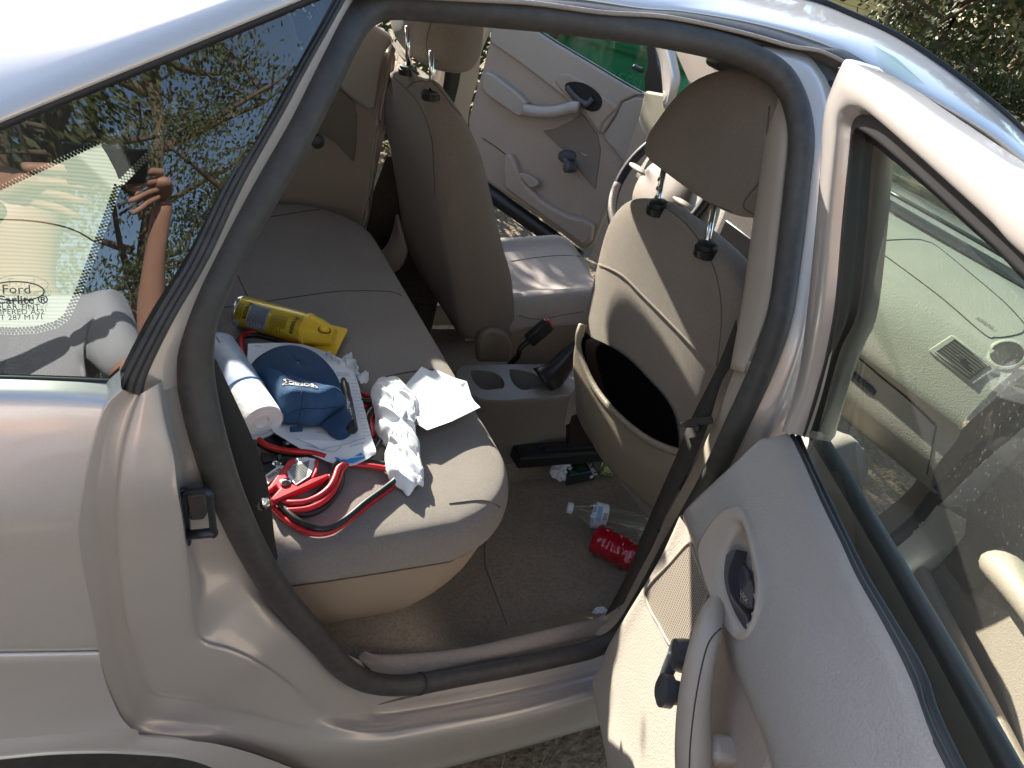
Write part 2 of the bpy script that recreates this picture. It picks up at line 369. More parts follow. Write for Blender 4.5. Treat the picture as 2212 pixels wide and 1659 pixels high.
# ---- door aperture pressings, from the outer shut edge in to the seal flange
RING = [
 ([(262, 838), (222, 883), (192, 985), (170, 1122), (178, 1215), (203, 1341), (211, 1402), (230, 1478), (258, 1544), (290, 1580), (384, 1597), (500, 1612), (640, 1655), (800, 1682), (924, 1664), (1109, 1616), (1300, 1562), (1450, 1520)], K, -.052),
 ([(268, 843), (230, 885), (200, 985), (177, 1122), (185, 1215), (210, 1341), (219, 1402), (239, 1473), (268, 1536), (300, 1572), (390, 1587), (505, 1602), (645, 1643), (800, 1664), (924, 1648), (1109, 1604), (1300, 1548), (1450, 1505)], K+.002, -.068),
 ([(276, 848), (240, 889), (213, 985), (196, 1100), (203, 1190), (226, 1336), (238, 1402), (258, 1462), (284, 1522), (316, 1556), (396, 1570), (510, 1585), (652, 1622), (800, 1634), (924, 1615), (1109, 1574), (1300, 1522), (1450, 1480)], K+.013, -.080),
 ([(284, 852), (248, 892), (224, 985), (212, 1085), (219, 1170), (241, 1330), (256, 1398), (274, 1446), (299, 1508), (332, 1540), (405, 1552), (516, 1567), (662, 1602), (800, 1606), (924, 1588), (1109, 1556), (1300, 1505), (1450, 1462)], K+.020, -.079),
 ([(298, 853), (280, 898), (258, 985), (249, 1080), (250, 1165), (264, 1305), (279, 1376), (294, 1424), (316, 1480), (342, 1506), (420, 1518), (530, 1543), (670, 1578), (800, 1590), (924, 1573), (1109, 1540), (1300, 1490), (1450, 1448)], K+.021, -.070),
 ([(306, 850), (290, 902), (272, 985), (264, 1080), (264, 1165), (277, 1300), (293, 1370), (308, 1416), (328, 1468), (352, 1492), (430, 1504), (538, 1530), (674, 1562), (800, 1578), (924, 1562), (1109, 1530), (1300, 1480), (1450, 1438)], K+.013, -.060),
 ([(336, 832), (349, 915), (364, 985), (371, 1056), (382, 1130), (394, 1230), (402, 1310), (411, 1364), (432, 1394), (488, 1412), (545, 1438), (602, 1472), (692, 1540), (800, 1565), (924, 1549), (1109, 1516), (1300, 1466), (1450, 1425)], K+.014, -.040),
 ([(346, 826), (359, 912), (376, 985), (384, 1056), (396, 1130), (409, 1225), (418, 1296), (428, 1346), (448, 1376), (500, 1394), (555, 1420), (610, 1454), (700, 1520), (804, 1552), (924, 1538), (1109, 1503), (1300, 1453), (1450, 1412)], K+.024, -.028),
 ([(356, 812), (368, 900), (388, 1000), (396, 1075), (408, 1140), (424, 1205), (452, 1238), (492, 1258), (530, 1284), (570, 1316), (622, 1362), (664, 1402), (722, 1468), (806, 1530), (924, 1524), (1109, 1488), (1300, 1438), (1450, 1398)], K+.062, -.012),
 ([(396, 735), (396, 820), (410, 905), (428, 980), (452, 1050), (478, 1108), (504, 1180), (536, 1240), (570, 1292), (605, 1335), (648, 1378), (686, 1418), (738, 1456), (815, 1486), (905, 1482), (1109, 1446), (1300, 1402), (1450, 1362)], 0.0, 0.0),
]
def ringrow(pts, a, b):
    out = []
    for i, (x, y) in enumerate(pts):
        f = min(1, max(0, (i-10)/3)); out.append(onF(x, y, a*(1-f)+b*f))
    return out
rr = [ringrow(*r) for r in RING]
under = [V((p.x, p.y+(.10 if i > 11 else .03), p.z-(.02 if i > 11 else 0))) for i, p in enumerate(rr[0])]
loft('door_frame', [under]+rr, 'paint_inner', car, ku=5, kv=3)
inner = [p+V((0, .05, .005)) for p in rr[-1]]
loft('sill_inner_flange', [rr[-1], inner], 'paint_inner', car, ku=5, linear_v=True)
for c in [(460, 475), (435, 785), (470, 1030), (525, 1272)]:          # body plugs in the shut channel
    x, y = Z6(c)[0]; p = onF(x, y, K+.030)
    lathe('body_plug', p+V((0, .004, 0)), p+V((0, -.0012, 0)), [(0, .007), (.6, .007), (.85, .005), (1, .001)], 'paint_inner', car, n=14)

# ---- door latch striker
st = empty('door_striker', (0, 0, 0)); adopt(st, car); st['label'] = 'dark metal loop of the door latch'
def L5(x, y, d): return onF(x, y, -.028+d)
a, b, c_, d_ = [L5(x, y, 0) for x, y in [(388, 1060), (404, 1060), (412, 1178), (396, 1190)]]
plate('base_plate', [a, b, c_, d_], V((-.35, -1, 0)), .006, 'latch', st, bev=.001)
tube('loop', crow([L5(x, y, d) for x, y, d in [(398, 1066, 0), (430, 1060, -.010), (450, 1064, -.018), (454, 1080, -.020), (461, 1148, -.022), (459, 1156, -.022)]], 4), .0042, 'latch', st, n=10)
tube('bar', [L5(402, 1156, -.004), L5(464, 1150, -.024)], .0058, 'latch', st, n=12)
pb = [L5(x, y, -.004) for x, y in [(402, 1072), (444, 1066), (450, 1106), (440, 1124), (410, 1126)]]
plate('bumper', pb, V((-.3, -1, .1)), .016, 'rubber', st, bev=.003)

# ---- main weatherstrip round the opening
sealpx = [(1037, 20), (930, 9), (850, 3), (805, 12), (768, 40), (736, 92), (690, 185), (640, 284), (588, 376), (538, 462), (488, 552), (447, 640), (424, 715), (421, 790), (431, 865), (450, 945), (478, 1035), (508, 1110), (552, 1200), (610, 1292), (690, 1383), (735, 1436), (782, 1468), (838, 1480), (905, 1477), (1000, 1460), (1100, 1442), (1200, 1421), (1290, 1398), (1345, 1362), (1400, 1275), (1455, 1175), (1525, 1055), (1585, 930), (1640, 810), (1682, 690), (1703, 560), (1722, 400), (1731, 300), (1718, 222), (1686, 165), (1630, 128), (1550, 98), (1400, 66), (1200, 37)]
sp = crow([onF(x, y, -.006) for x, y in sealpx], 5, True)
sealprof = [(-.004, -.024), (.008, -.022), (.017, -.012), (.020, .002), (.016, .014), (.005, .019), (-.008, .016), (-.014, .004), (-.012, -.012)]
sweep('weatherstrip', sp, [(a*.95, b*.95) for a, b in circ(.0205, 14, .95)], 'rubber', car, up=lambda p: V((0, -1, .2)), closed=True)
jp = onF(905, 1477, -.006); jq = onF(909, 1477, -.006)
tube('seal_joint', [jp, jq], .0208, 'rubber_dark', car, n=16)

# ---- ribbed rubber channel between quarter window and opening
cl = [(722, -8), (640, 130), (575, 244), (484, 399), (406, 561), (330, 690), (268, 806), (252, 836)]
crr = [(752, -8), (675, 130), (614, 244), (528, 399), (452, 561), (378, 690), (322, 806), (310, 858)]
rows = []
for f, o in [(0, -.034), (.04, -.058), (.22, -.060), (.27, -.053), (.32, -.060), (.56, -.062), (.61, -.054), (.66, -.062), (.90, -.060), (.96, -.05), (1, -.015)]:
    rows.append([onF(a[0]+(b[0]-a[0])*f, a[1]+(b[1]-a[1])*f, o) for a, b in zip(cl, crr)])
loft('window_channel', rows, 'rubber', car, ku=5, linear_v=True)
e = [r[-1] for r in rows]; ei = [p+V((.004, .02, .004)) for p in e]
loft('channel_end', [e, ei], 'rubber_dark', car, ku=1, linear_v=True)
# paint strip of the C pillar beside the channel, running down behind it
ca = [(748, -8), (672, 130), (610, 244), (524, 399), (446, 561), (372, 690), (318, 806), (300, 860)]
cb = [(790, 0), (715, 130), (660, 244), (566, 405), (482, 561), (430, 690), (408, 760), (396, 830)]
loft('pillar_pressing', [Fs(ca, -.040), Fs([((a[0]+b[0])/2, (a[1]+b[1])/2) for a, b in zip(ca, cb)], -.024), Fs(cb, -.002)], 'paint_inner', car, ku=5)

# ---- quarter window
GP, GN = V((0, -.100, .95)), V((-.01, -1, .395)).normalized()
def onG(x, y, d=0): return onP(x, y, GP+GN*d, GN)
gt = [(735, -30), (690, -6), (560, 48), (400, 113), (200, 194), (0, 276), (-150, 340)]
gb = [(262, 830), (240, 828), (190, 826), (130, 824), (70, 822), (0, 820), (-150, 816)]
gr = []
for k in range(7):
    f = k/6; r = []
    for (ax, ay), (bx, by), rf in zip(gt, gb, [0, .06, .2, .38, .6, .82, 1]):
        p = onG(ax+(bx-ax)*f, ay+(by-ay)*f); r.append(p+GN*(.0015*math.sin(math.pi*f)*math.sin(math.pi*min(1, rf+.25))))
    gr.append(r)
qg = loft('quarter_window', gr, 'quarter_glass', car, ku=5, kv=4)
tube('top_trim', crow([onG(x-3, y-4, .004) for x, y in gt], 5), .0042, 'rubber_dark', qg, n=8)
tube('bottom_seal', crow([onG(x, y, .002) for x, y in gb], 5), .0045, 'rubber_dark', qg, n=8)
# printed maker's mark in the corner of the pane
gx = (onG(60, 650)-onG(0, 650)).normalized(); gy = GN.cross(gx).normalized()
mat('print', (.05, .05, .07), .6)
def gtxt(s, px, py, size, b=0): text('glass_print', s, size, 'print', onG(px, py, .0225), gx, gy, qg, align='CENTER', bold=b)
gtxt('Ford', 36, 634, .0115); gtxt('\u00ae Carlite \u00ae', 33, 656, .0105, .0002)
for s, yy in [('SOLAR TINT', 668), ('TEMPERED AS2', 679), ('DOT 287 M171', 691)]: gtxt(s, 33, yy, .0068)
oc = onG(36, 629, .0225)
tube('glass_print_oval', [oc+gx*(.021*math.cos(a))+gy*(.0085*math.sin(a)) for a in [i*math.pi/20 for i in range(40)]], .0006, 'print', qg, n=5, closed=True)

# ---- sun patch on the quarter window, made as an added dotted sheet
m = bpy.data.materials.new('sun_patch_film'); m.use_nodes = True; t = m.node_tree; t.nodes.clear()
out = t.nodes.new('ShaderNodeOutputMaterial'); tl = t.nodes.new('ShaderNodeBsdfTranslucent'); tl.inputs[0].default_value = (.95, .95, .84, 1); trn = t.nodes.new('ShaderNodeBsdfTransparent')
wv = t.nodes.new('ShaderNodeTexWave'); wv.bands_direction = 'Z'; nset(wv, Scale=95, Distortion=3.0, **{'Detail Scale': .3}); tc = t.nodes.new('ShaderNodeTexCoord'); t.links.new(tc.outputs['Object'], wv.inputs['Vector'])
mr = t.nodes.new('ShaderNodeMapRange'); nset(mr, **{'To Min': .78, 'To Max': 1.0}); t.links.new(wv.outputs['Fac'], mr.inputs['Value'])
mx = t.nodes.new('ShaderNodeMixShader'); t.links.new(mr.outputs[0], mx.inputs[0]); t.links.new(trn.outputs[0], mx.inputs[1]); t.links.new(tl.outputs[0], mx.inputs[2]); t.links.new(mx.outputs[0], out.inputs[0]); M['sun_patch_film'] = m
m = bpy.data.materials.new('clear_film'); m.use_nodes = True; t = m.node_tree; t.nodes.clear()
out = t.nodes.new('ShaderNodeOutputMaterial'); tl = t.nodes.new('ShaderNodeBsdfTranslucent'); trn = t.nodes.new('ShaderNodeBsdfTransparent'); mx = t.nodes.new('ShaderNodeMixShader'); mx.inputs[0].default_value = .12
t.links.new(trn.outputs[0], mx.inputs[1]); t.links.new(tl.outputs[0], mx.inputs[2]); t.links.new(mx.outputs[0], out.inputs[0]); M['clear_film'] = m
mat('film_dot', (.8, .8, .72), .6)
sf = empty('sun_patch', (0, 0, 0)); adopt(sf, car); sf['label'] = 'pale dotted sheet added as the sun patch on the side window'
def onI(x, y, d=0): return onG(x, y, -.010+d)
main = [(-150, 472), (0, 400), (105, 352), (210, 302), (232, 335), (250, 370), (262, 402), (235, 480), (205, 560), (178, 630), (150, 690), (125, 708), (80, 720), (30, 723), (-150, 712)]
mesh('sun_patch_sheet', [onI(x, y) for x, y in main], [tuple(range(len(main)))], 'sun_patch_film', sf)
cor = [(211, 301), (300, 258), (388, 216), (376, 262), (330, 335), (264, 402), (251, 368), (233, 333)]
mesh('sun_patch_corner', [onI(x, y, .001) for x, y in cor], [tuple(range(len(cor)))], 'clear_film', sf)
vs, fs = [], []
def dotrow(a, b, off, lst, rad):
    L = math.hypot(b[0]-a[0], b[1]-a[1]); n = max(1, int(L/7.5)); nx, ny = -(b[1]-a[1])/L, (b[0]-a[0])/L
    for i in range(n):
        f = (i+.5*(off % 2))/n; x, y = a[0]+(b[0]-a[0])*f+nx*off*5.0, a[1]+(b[1]-a[1])*f+ny*off*5.0; k = len(lst[0]); c = onI(x, y, .0012)
        for j in range(6):
            an = 6.283*j/6; lst[0].append(c+fdisc(c, rad*math.cos(an), rad*math.sin(an)))
        lst[1].append(tuple(range(k, k+6)))
FX = V((1, 0, 0)); FYv = GN.cross(FX).normalized()
def fdisc(c, u, v): return FX*u+FYv*v
dk, lt = ([], []), ([], [])  # dark and pale dots drawn for the frit shadow edging the sun patch
for a, b in zip(main[0:3], main[1:4]):
    for o in (.6, 1.6): dotrow(a, b, o, dk, .0014)
for a, b in zip(main[6:14], main[7:15]):
    for o in (.6, 1.6, 2.6): dotrow(a, b, o, dk, .0014)
for a, b in zip(cor[0:5], cor[1:6]):
    for o in (.4, 1.4, 2.4): dotrow(a, b, o, lt, .0013)
o = mesh('sun_patch_dots', dk[0], dk[1], 'rubber_dark', sf, smooth=False); o['kind'] = 'stuff'
o = mesh('sun_patch_dots', lt[0], lt[1], 'sun_patch_film', sf, smooth=False); o['kind'] = 'stuff'
tube('sun_patch_line', crow([onI(x, y, .001) for x, y in [(-150, 480), (0, 474), (90, 480), (160, 497), (215, 530), (240, 552)]], 4), .0008, 'rubber', sf, n=5)
# rear window between the roof and the parcel shelf
loft('rear_window', [[V((-.05-.06*((y-.71)/.45)**2, y, 1.405-.09*((y-.71)/.5)**2)) for y in (.30, .45, .71, .97, 1.18)], [V((-.45, y, 1.24-.06*((y-.71)/.5)**2)) for y in (.20, .45, .71, .97, 1.22)], [V((-.80, y, .965)) for y in (.14, .45, .71, .97, 1.28)]], 'rear_glass', car, ku=3, kv=4)
# ---- roof skin, rear sail and side rail
wt = [(-150, 340), (0, 276), (200, 194), (400, 113), (560, 48), (690, -6), (740, -30)]
r0 = [onG(x-2, y-6, .004) for x, y in wt]
r1 = [onG(x-6, y-16, .010) for x, y in wt]
r2 = [onG(x-26, y-62, .012) for x, y in wt]
def lift(rs, z, y, k=1): return [V((p.x, y, z+(p.x-.3)*.03*(1 if p.x < .3 else 0))) for p in rs]
def RZ(x, y): return 1.450-.05*((y-.71)/.5)**2-.45*max(0, .15-x)**1.5
r2 = [p+V((0, .01, -.004)) for p in r2]; rws = [r0, r1, r2]
for f in (.12, .3, .6, 1.0):
    rws.append([V((p.x, p.y+(.40-p.y)*f, p.z+(max(RZ(p.x, .40), p.z+.01)-p.z)*f**.85)) for p in r2])
rws = [[V((r[0].x-.62, r[0].y+.05, r[0].z-.215)), V((r[0].x-.30, r[0].y+.03, r[0].z-.10))]+r for r in rws]
loft('rear_roof_pillar', rws, 'paint', car, ku=5)
# roof edge running forward into the windscreen pillar (upper and lower limits seen from the kerb side)
up = [(700, -70), (1000, -62), (1300, -45), (1560, -42)]+ZA((1340, 0), (1500, 62), (1700, 155), (1900, 285), (2100, 440), (2230, 560), (2400, 740))
lo = [(700, -36), (1000, -22), (1230, -8), (1400, 14)]+ZA((860, 40), (1150, 92), (1400, 168), (1640, 285), (1880, 420), (2090, 552), (2260, 690))
loE = [onF(x, y, -.052) for x, y in lo]
upE = [onF(x, y, .03) for x, y in up]
midE = [onF((a[0]+b[0])/2-3, (a[1]+b[1])/2-6, -.035) for a, b in zip(up, lo)]
roll = [p+V((0, .012, -.012)) for p in loE]
rail = loft('roof_rail', [roll, loE, midE, upE], 'paint', car, ku=6, kv=5)
tube('roof_ditch_trim', crow([p+V((0, .004, .003)) for p in upE], 6), .0065, 'rubber_dark', car, n=10)
rt = [[p+V((0, .012, .004)) for p in upE], [p+V((0, .12, .020)) for p in upE], [V((p.x, .71, p.z+.034)) for p in upE], [V((p.x, 1.10, p.z+.02)) for p in upE], [V((p.x, 1.24, p.z-.02)) for p in upE]]
# (roof panel stops at the windscreen header)
rt = [[r[i] for i in range(len(r)) if upE[i].x < 1.28] for r in rt]
roof = solid(loft('roof', rt, 'paint', car, ku=4, kv=4), .012, -1)
loft('roof', [[V((x, y, RZ(x, y)-.004)) for y in (.39, .5, .71, .92, 1.08, 1.24)] for x in (-.05, .06, .14, .21)], 'paint', car, ku=3, kv=2)
loft('roof_lining', [[V((x, y, z)) for y, z in ((.27, 1.385), (.40, 1.412), (.71, 1.425), (1.02, 1.405), (1.22, 1.365))] for x in (.10, .4, .8, 1.2)], 'trim', car, ku=3, kv=2)
# rear pillar behind the quarter window, boot lid and tail
def gy_(z): return -.10+.395*(z-.95)
sx_ = [(-.115, 1.172, .03), (-.30, 1.118, .03), (-.45, 1.066, .04), (-.77, .972, .06), (-1.0, .962, .08)]
loft('sail_panel', [[V((x, gy_(.955)-.01-.02*f, .955)) for f, (x, zt, o) in enumerate(sx_)], [V((x, gy_((.955+zt)/2)-.004, (.955+zt)/2)) for x, zt, o in sx_], [V((x, gy_(zt), zt)) for x, zt, o in sx_], [V((x, gy_(zt)+.05, zt+.028)) for x, zt, o in sx_], [V((x, gy_(zt)+.05+o*1.3, zt+.035)) for x, zt, o in sx_]], 'paint', car, ku=4, kv=3)
loft('boot_lid', [[V((x, y, z-.035*((y-.71)/.75)**2)) for y in (-.09, .1, .4, .71, 1.02, 1.32, 1.51)] for x, z in ((-.78, .972), (-1.0, .975), (-1.3, .97), (-1.55, .955), (-1.60, .92), (-1.61, .7), (-1.62, .25))], 'paint', car, ku=3, kv=3)
# gutter rubbers between rail and seal
g1 = [(700, -30), (1000, -14), (1230, 0), (1380, 18)]+ZA((860, 52), (1150, 108), (1400, 188), (1500, 208), (1640, 300), (1880, 442), (2090, 580), (2260, 720))
g2 = [(700, -18), (1000, -3), (1150, 6), (1300, 26)]+ZA((760, 68), (1050, 128), (1260, 186), (1400, 214), (1600, 322), (1850, 470), (2060, 612), (2230, 760))
g3 = [(700, -10), (1000, 3), (1130, 14), (1280, 36)]+ZA((740, 86), (1020, 142), (1200, 190), (1330, 226), (1560, 345), (1820, 500), (2040, 650), (2200, 800))
ga, gb2, gc = Fs(g1, -.050), Fs(g2, -.054), Fs(g3, -.020)
loft('gutter_rubber', [[p+V((0, .02, 0)) for p in Fs(lo, -.045)], ga, [a.lerp(b, .5)+V((0, -.006, 0)) for a, b in zip(ga, gb2)], gb2, gc], 'rubber', car, ku=5, kv=3)
tube('gutter_bead', crow([p+V((0, -.002, 0)) for p in gb2], 5), .0030, 'trim', car, n=8)
gd = [(1037, 8), (1200, 22), (1400, 50), (1550, 82), (1640, 110), (1700, 150), (1740, 215)]
rows = [gc[2:9], [onF(x, y, -.004) for x, y in gd]]
loft('roof_flange', [resample(crow(rows[0], 6), 24), resample(crow(rows[1], 6), 24)], 'rubber', car, ku=1, linear_v=True)
# ---- B pillar: painted outer face, beige trims, belt
po = [(1625, 118), (1685, 150), (1716, 196), (1732, 250), (1738, 310), (1728, 420), (1710, 560), (1688, 700), (1645, 820), (1590, 930), (1530, 1055), (1455, 1180), (1400, 1275)]
pm = [(1650, 100), (1718, 116), (1758, 150), (1782, 210), (1788, 300), (1778, 440), (1760, 600), (1738, 730), (1700, 850), (1660, 950), (1600, 1080), (1520, 1200), (1450, 1300)]
pf = [(1660, 90), (1735, 104), (1778, 130), (1806, 200), (1812, 310), (1804, 460), (1790, 620), (1768, 760), (1735, 880), (1700, 980), (1640, 1100), (1560, 1220), (1490, 1320)]
pa = Fs(po, -.004); pb_ = [onF(x, y, -.030) for x, y in pm]; pc = [onX(x, y, q.x+.085) for (x, y), q in zip(pf, pa)]
pc = [V((p.x, F(p.z)-.005, p.z)) for p in pc]
loft('pillar_skin', [pa, [a.lerp(b, .55)+V((0, -.012, 0)) for a, b in zip(pa, pb_)], pb_, pc, [p+V((.05, .0, 0)) for p in pc]], 'paint_inner', car, ku=5, kv=4)
# door check hardware at pillar head
hk = onF(1818, 152, -.03)
tube('hinge_spring', crow([hk+V((-.012, 0, .002)), hk+V((0, -.01, .008)), hk+V((.012, 0, .004)), hk+V((0, .008, .0)), hk+V((-.006, 0, -.012))], 4), .0016, 'chrome', car, n=6)
pt = [onF(x, y, -.012) for x, y in [(1790, 118), (1834, 120), (1830, 170), (1808, 200), (1792, 180)]]
plate('pillar_cap', pt, V((-.3, -1, 0)), .01, 'black', car, bev=.001)
# upper trim
tl = Z3((760, 318), (815, 345), (832, 400), (835, 470), (815, 720), (775, 1040), (735, 1310), (690, 1640))+[(1578, 792)]
trr = Z3((880, 335), (925, 380), (945, 440), (952, 510), (945, 720), (915, 1040), (885, 1310), (845, 1640))+[(1608, 808)]
up_r = [onF(x, y, .015) for x, y in trr]
up_l = [onX(x, y, p.x+.018) for (x, y), p in zip(tl, up_r)]
up_m = [onX((a[0]+b[0]*1.5)/2.5, (a[1]+b[1]*1.5)/2.5, p.x-.004) for a, b, p in zip(tl, trr, up_r)]
solid(loft('pillar_trim', [up_r, up_m, up_l, [p+V((.10, .03, 0)) for p in up_l]], 'trim_smooth', car, ku=5, kv=3), .003, 1)
ll = [(1597, 770), (1563, 860), (1535, 930), (1492, 1020)]+Z8((300, 720), (240, 850), (165, 980), (95, 1092), (20, 1150))
lr = [(1622, 780), (1598, 860), (1568, 930), (1520, 1025)]+Z8((345, 720), (285, 860), (205, 1000), (130, 1112), (50, 1172))
lwr = [onF(x, y, .010) for x, y in lr]; lwl = [onX(x, y, p.x+.028) if i < 7 else onF(x, y, .045) for i, ((x, y), p) in enumerate(zip(ll, lwr))]
lwm = [a.lerp(b, .4)+V((-.006, -.006, .003)) for a, b in zip(lwr, lwl)]
solid(loft('pillar_trim', [lwr, lwm, lwl, [p+V((.06, .03, 0)) for p in lwl]], 'trim_smooth', car, ku=5, kv=3), .003, 1)
# front passenger belt
bl = [(1590, 690)]+Z5((1830, 870), (1640, 1250), (1540, 1500), (1470, 1659))+Z8((205, 800), (155, 930), (105, 1030), (70, 1095))
br = [(1600, 770)]+Z5((1862, 960), (1765, 1260), (1650, 1550), (1590, 1659))+Z8((290, 720), (245, 830), (190, 940), (135, 1050))
bx = [.93, .915, .90, .895, .89, .885, .88, .875, .87]
belt = ribbon('seat_belt', [onX(x, y, q) for (x, y), q in zip(bl, bx)], [onX(x, y, q) for (x, y), q in zip(br, bx)], 'belt', car, .0022)
belt['label'] = 'dark front belt webbing hanging down the pillar'
tg = [onX(x, y, .885) for x, y in Z5((1560, 1268), (1640, 1238), (1785, 1222), (1795, 1272), (1640, 1300), (1570, 1295))]
plate('tongue', tg, V((-1, -.6, .3)), .008, 'black', belt, bev=.002)
q = onX(*Z5((1690, 1300))[0], .884); lathe('button', q, q+V((-.006, -.004, .002)), [(0, .006), (.7, .006), (1, .003)], 'black', belt, n=12)

# ---- sill scuff plate with ribs
sa = Z7((480, 1075), (600, 1120), (860, 1118), (1100, 1085), (1350, 1030), (1600, 965), (1735, 925), (1800, 890), (1860, 830))
sb = Z7((560, 1158), (610, 1172), (860, 1155), (1100, 1122), (1350, 1075), (1600, 1012), (1740, 970), (1830, 930), (1890, 850))
sc_ = Z7((520, 1048), (600, 1066), (860, 1052), (1100, 1020), (1350, 962), (1600, 905), (1725, 880), (1780, 850), (1840, 790))
sB = [onF(x, y, .022) for x, y in sb]; sA = [onZ(x, y, max(.232, p.z+.004)) for (x, y), p in zip(sa, sB)]; sC = [onZ(x, y, max(.236, p.z+.012)) for (x, y), p in zip(sc_, sB)]
sD = [p+V((0, .014, -.09)) for p in sC]
scuff = solid(loft('scuff_plate', [[p+V((0, -.004, -.012)) for p in sB], sB, sA, sC, sD], 'trim', car, ku=6, kv=4), .002, 1)
for i, f in enumerate([.25, .6, .95]):
    A = crow([a.lerp(c, f)+V((0, 0, .0015)) for a, c in zip(sA[1:6], sC[1:6])], 5)
    tube('rib', A, .0022, 'trim', scuff, n=6)

# ---- carpet floor, heel board and hump
FL = .135
fv = []; nx, ny = 60, 74
def floor_z(x, y):
    z = FL
    if x < .66: z += (.14)*(min(1, (.66-x)/.14))**1.0            # rises to the seat base
    z += .035*math.exp(-(((x-.46)/.09)**2+((y-.05)/.07)**2))
    z += .07*math.exp(-((y-.71)/.09)**4)   # tunnel
    if y < .15: z += ((.205 if x < .7 else .225)-z)*min(1, (.15-y)/.11)
    return z
for i in range(nx+1):
    for j in range(ny+1):
        x = .15+1.95*i/nx; y = -.01+1.40*j/ny; fv.append(V((x, y, floor_z(x, y))))
mesh('carpet', fv, gridf(nx+1, ny+1), 'carpet', car)
# separate mat lying in the footwell
mp = [onZ(x, y, FL+.005) for x, y in [(1112, 1392), (1048, 1222), (1046, 1120), (1052, 1010), (1320, 985), (1420, 1130), (1330, 1318), (1290, 1345)]]
cx = sum((p for p in mp), V((0, 0, 0)))/len(mp)
plate('floor_mat', mp, V((0, 0, 1)), .005, 'carpet', car, bev=.002)

# ---- rear bench
YN, YF = .035, 1.31
def bench_ring(ins, z, xf=.655, dz=None, back=.02):
    """plan outline of the cushion pulled in by ins: near end, round front corners, far end"""
    pts = []; r = max(.19-ins*.6, .05); x1 = xf-ins; y0, y1 = YN+ins, YF-ins; bow = .03
    pts += [(back, y0+.03), (.2, y0), (x1-r, y0)]
    for k in range(1, 7):
        a = -math.pi/2+math.pi/2*k/6; pts.append((x1-r+r*math.cos(a), y0+r+r*math.sin(a)))
    for k in range(1, 8):
        y = y0+r+(y1-y0-2*r)*k/8; pts.append((x1+bow*math.sin(math.pi*k/8)*.0, y))
    for k in range(0, 7):
        a = math.pi/2*k/6; pts.append((x1-r+r*math.cos(a), y1-r+r*math.sin(a)))
    pts += [(.2, y1), (back, y1)]
    return [V((x, y, z+(dz(x, y) if dz else 0))) for x, y in pts]
bench = empty('rear_bench', (0, 0, 0)); adopt(bench, car)
sag = lambda x, y: -.035*(1-min(1, max(0, x/.5)))
bcush = loft('cushion', [bench_ring(.001, .518, .668), bench_ring(-.009, .533, .668), bench_ring(-.010, .560, .668, sag), bench_ring(.000, .592, .668, sag), bench_ring(.022, .605, .668, sag), bench_ring(.08, .608, .668, sag), bench_ring(.19, .607, .668, sag), bench_ring(.30, .606, .668, sag), bench_ring(.45, .604, .668, sag)], 'fabric', bench, ku=3, kv=3)
mesh('cushion_middle', [V((.0, .3, .569)), V((.3, .3, .585)), V((.3, 1.1, .585)), V((.0, 1.1, .569))], [(0, 1, 2, 3)], 'fabric', bench)
tube('seam', crow(bench_ring(-.002, .520, .668), 3), .0014, 'seam', bench, n=6)
loft('skirt', [bench_ring(.11, .26, .668), bench_ring(.055, .34, .668), bench_ring(.018, .43, .668), bench_ring(.004, .520, .668)], 'skirt', bench, ku=3, kv=3)
SEAMS = [[(455, 668), (550, 655), (650, 640), (740, 629), (840, 630), (868, 640)], [(820, 818), (870, 806), (930, 798), (952, 804)], [(545, 472), (600, 466), (660, 456), (706, 452)], Z4((250, 60), (290, 150), (330, 235)), [(970, 1088), (1030, 1081), (1060, 1084), (1080, 1096)]]
# backrest of the bench
bk = []
for z, x, i in [(.56, .06, .0), (.62, .05, -.0), (.8, .0, .0), (.94, -.045, .0), (1.0, -.075, .02), (1.015, -.11, .05), (.99, -.16, .08), (.6, -.16, .08)]:
    bk.append([V((x-.02 if k in (0, 8) else x+.012*math.sin(math.pi*k/8)*(1 if z < .98 else 0), .10+i+(1.22-2*i)*k/8, z)) for k in range(9)])
loft('backrest', bk, 'fabric', bench, ku=3, kv=3)
# parcel shelf and bulkhead
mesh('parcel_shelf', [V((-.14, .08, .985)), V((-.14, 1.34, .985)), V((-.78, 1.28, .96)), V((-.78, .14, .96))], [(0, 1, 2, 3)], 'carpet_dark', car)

# ---- rear lap belt hanging by the opening
rl = [(462, 776), (468, 850), (478, 930), (500, 1020), (530, 1110), (560, 1190), (590, 1260)]
rrt = [(466, 780), (500, 850), (537, 930), (565, 1000), (583, 1080), (592, 1160), (605, 1240)]
rb = ribbon('seat_belt', [onF(x, y, .045) for x, y in rl], [onF(x, y, .07) for x, y in rrt], 'belt', car, .002)
q = onF(567, 1085, .062); lathe('anchor_bolt', q, q+V((-.002, -.008, .002)), [(0, .010), (.6, .010), (1, .004)], 'chrome', rb, n=14)
from mathutils.bvhtree import BVHTree
def Hit(o):
    me = o.data; t = BVHTree.FromPolygons([v.co.copy() for v in me.vertices], [tuple(p.vertices) for p in me.polygons])
    def f(x, y, lift=.0, fall=None):
        w = ray(x, y).normalized(); h = t.ray_cast(EYE, w)
        if h[0] is None: return fall
        return h[0] - w*lift
    return f
def drop(o):
    me = o.data; t = BVHTree.FromPolygons([v.co.copy() for v in me.vertices], [tuple(p.vertices) for p in me.polygons])
    def f(x, y, lift=0.0, dflt=.6):
        h = t.ray_cast(V((x, y, 3)), V((0, 0, -1))); return (h[0].z if h[0] else dflt)+lift
    return f
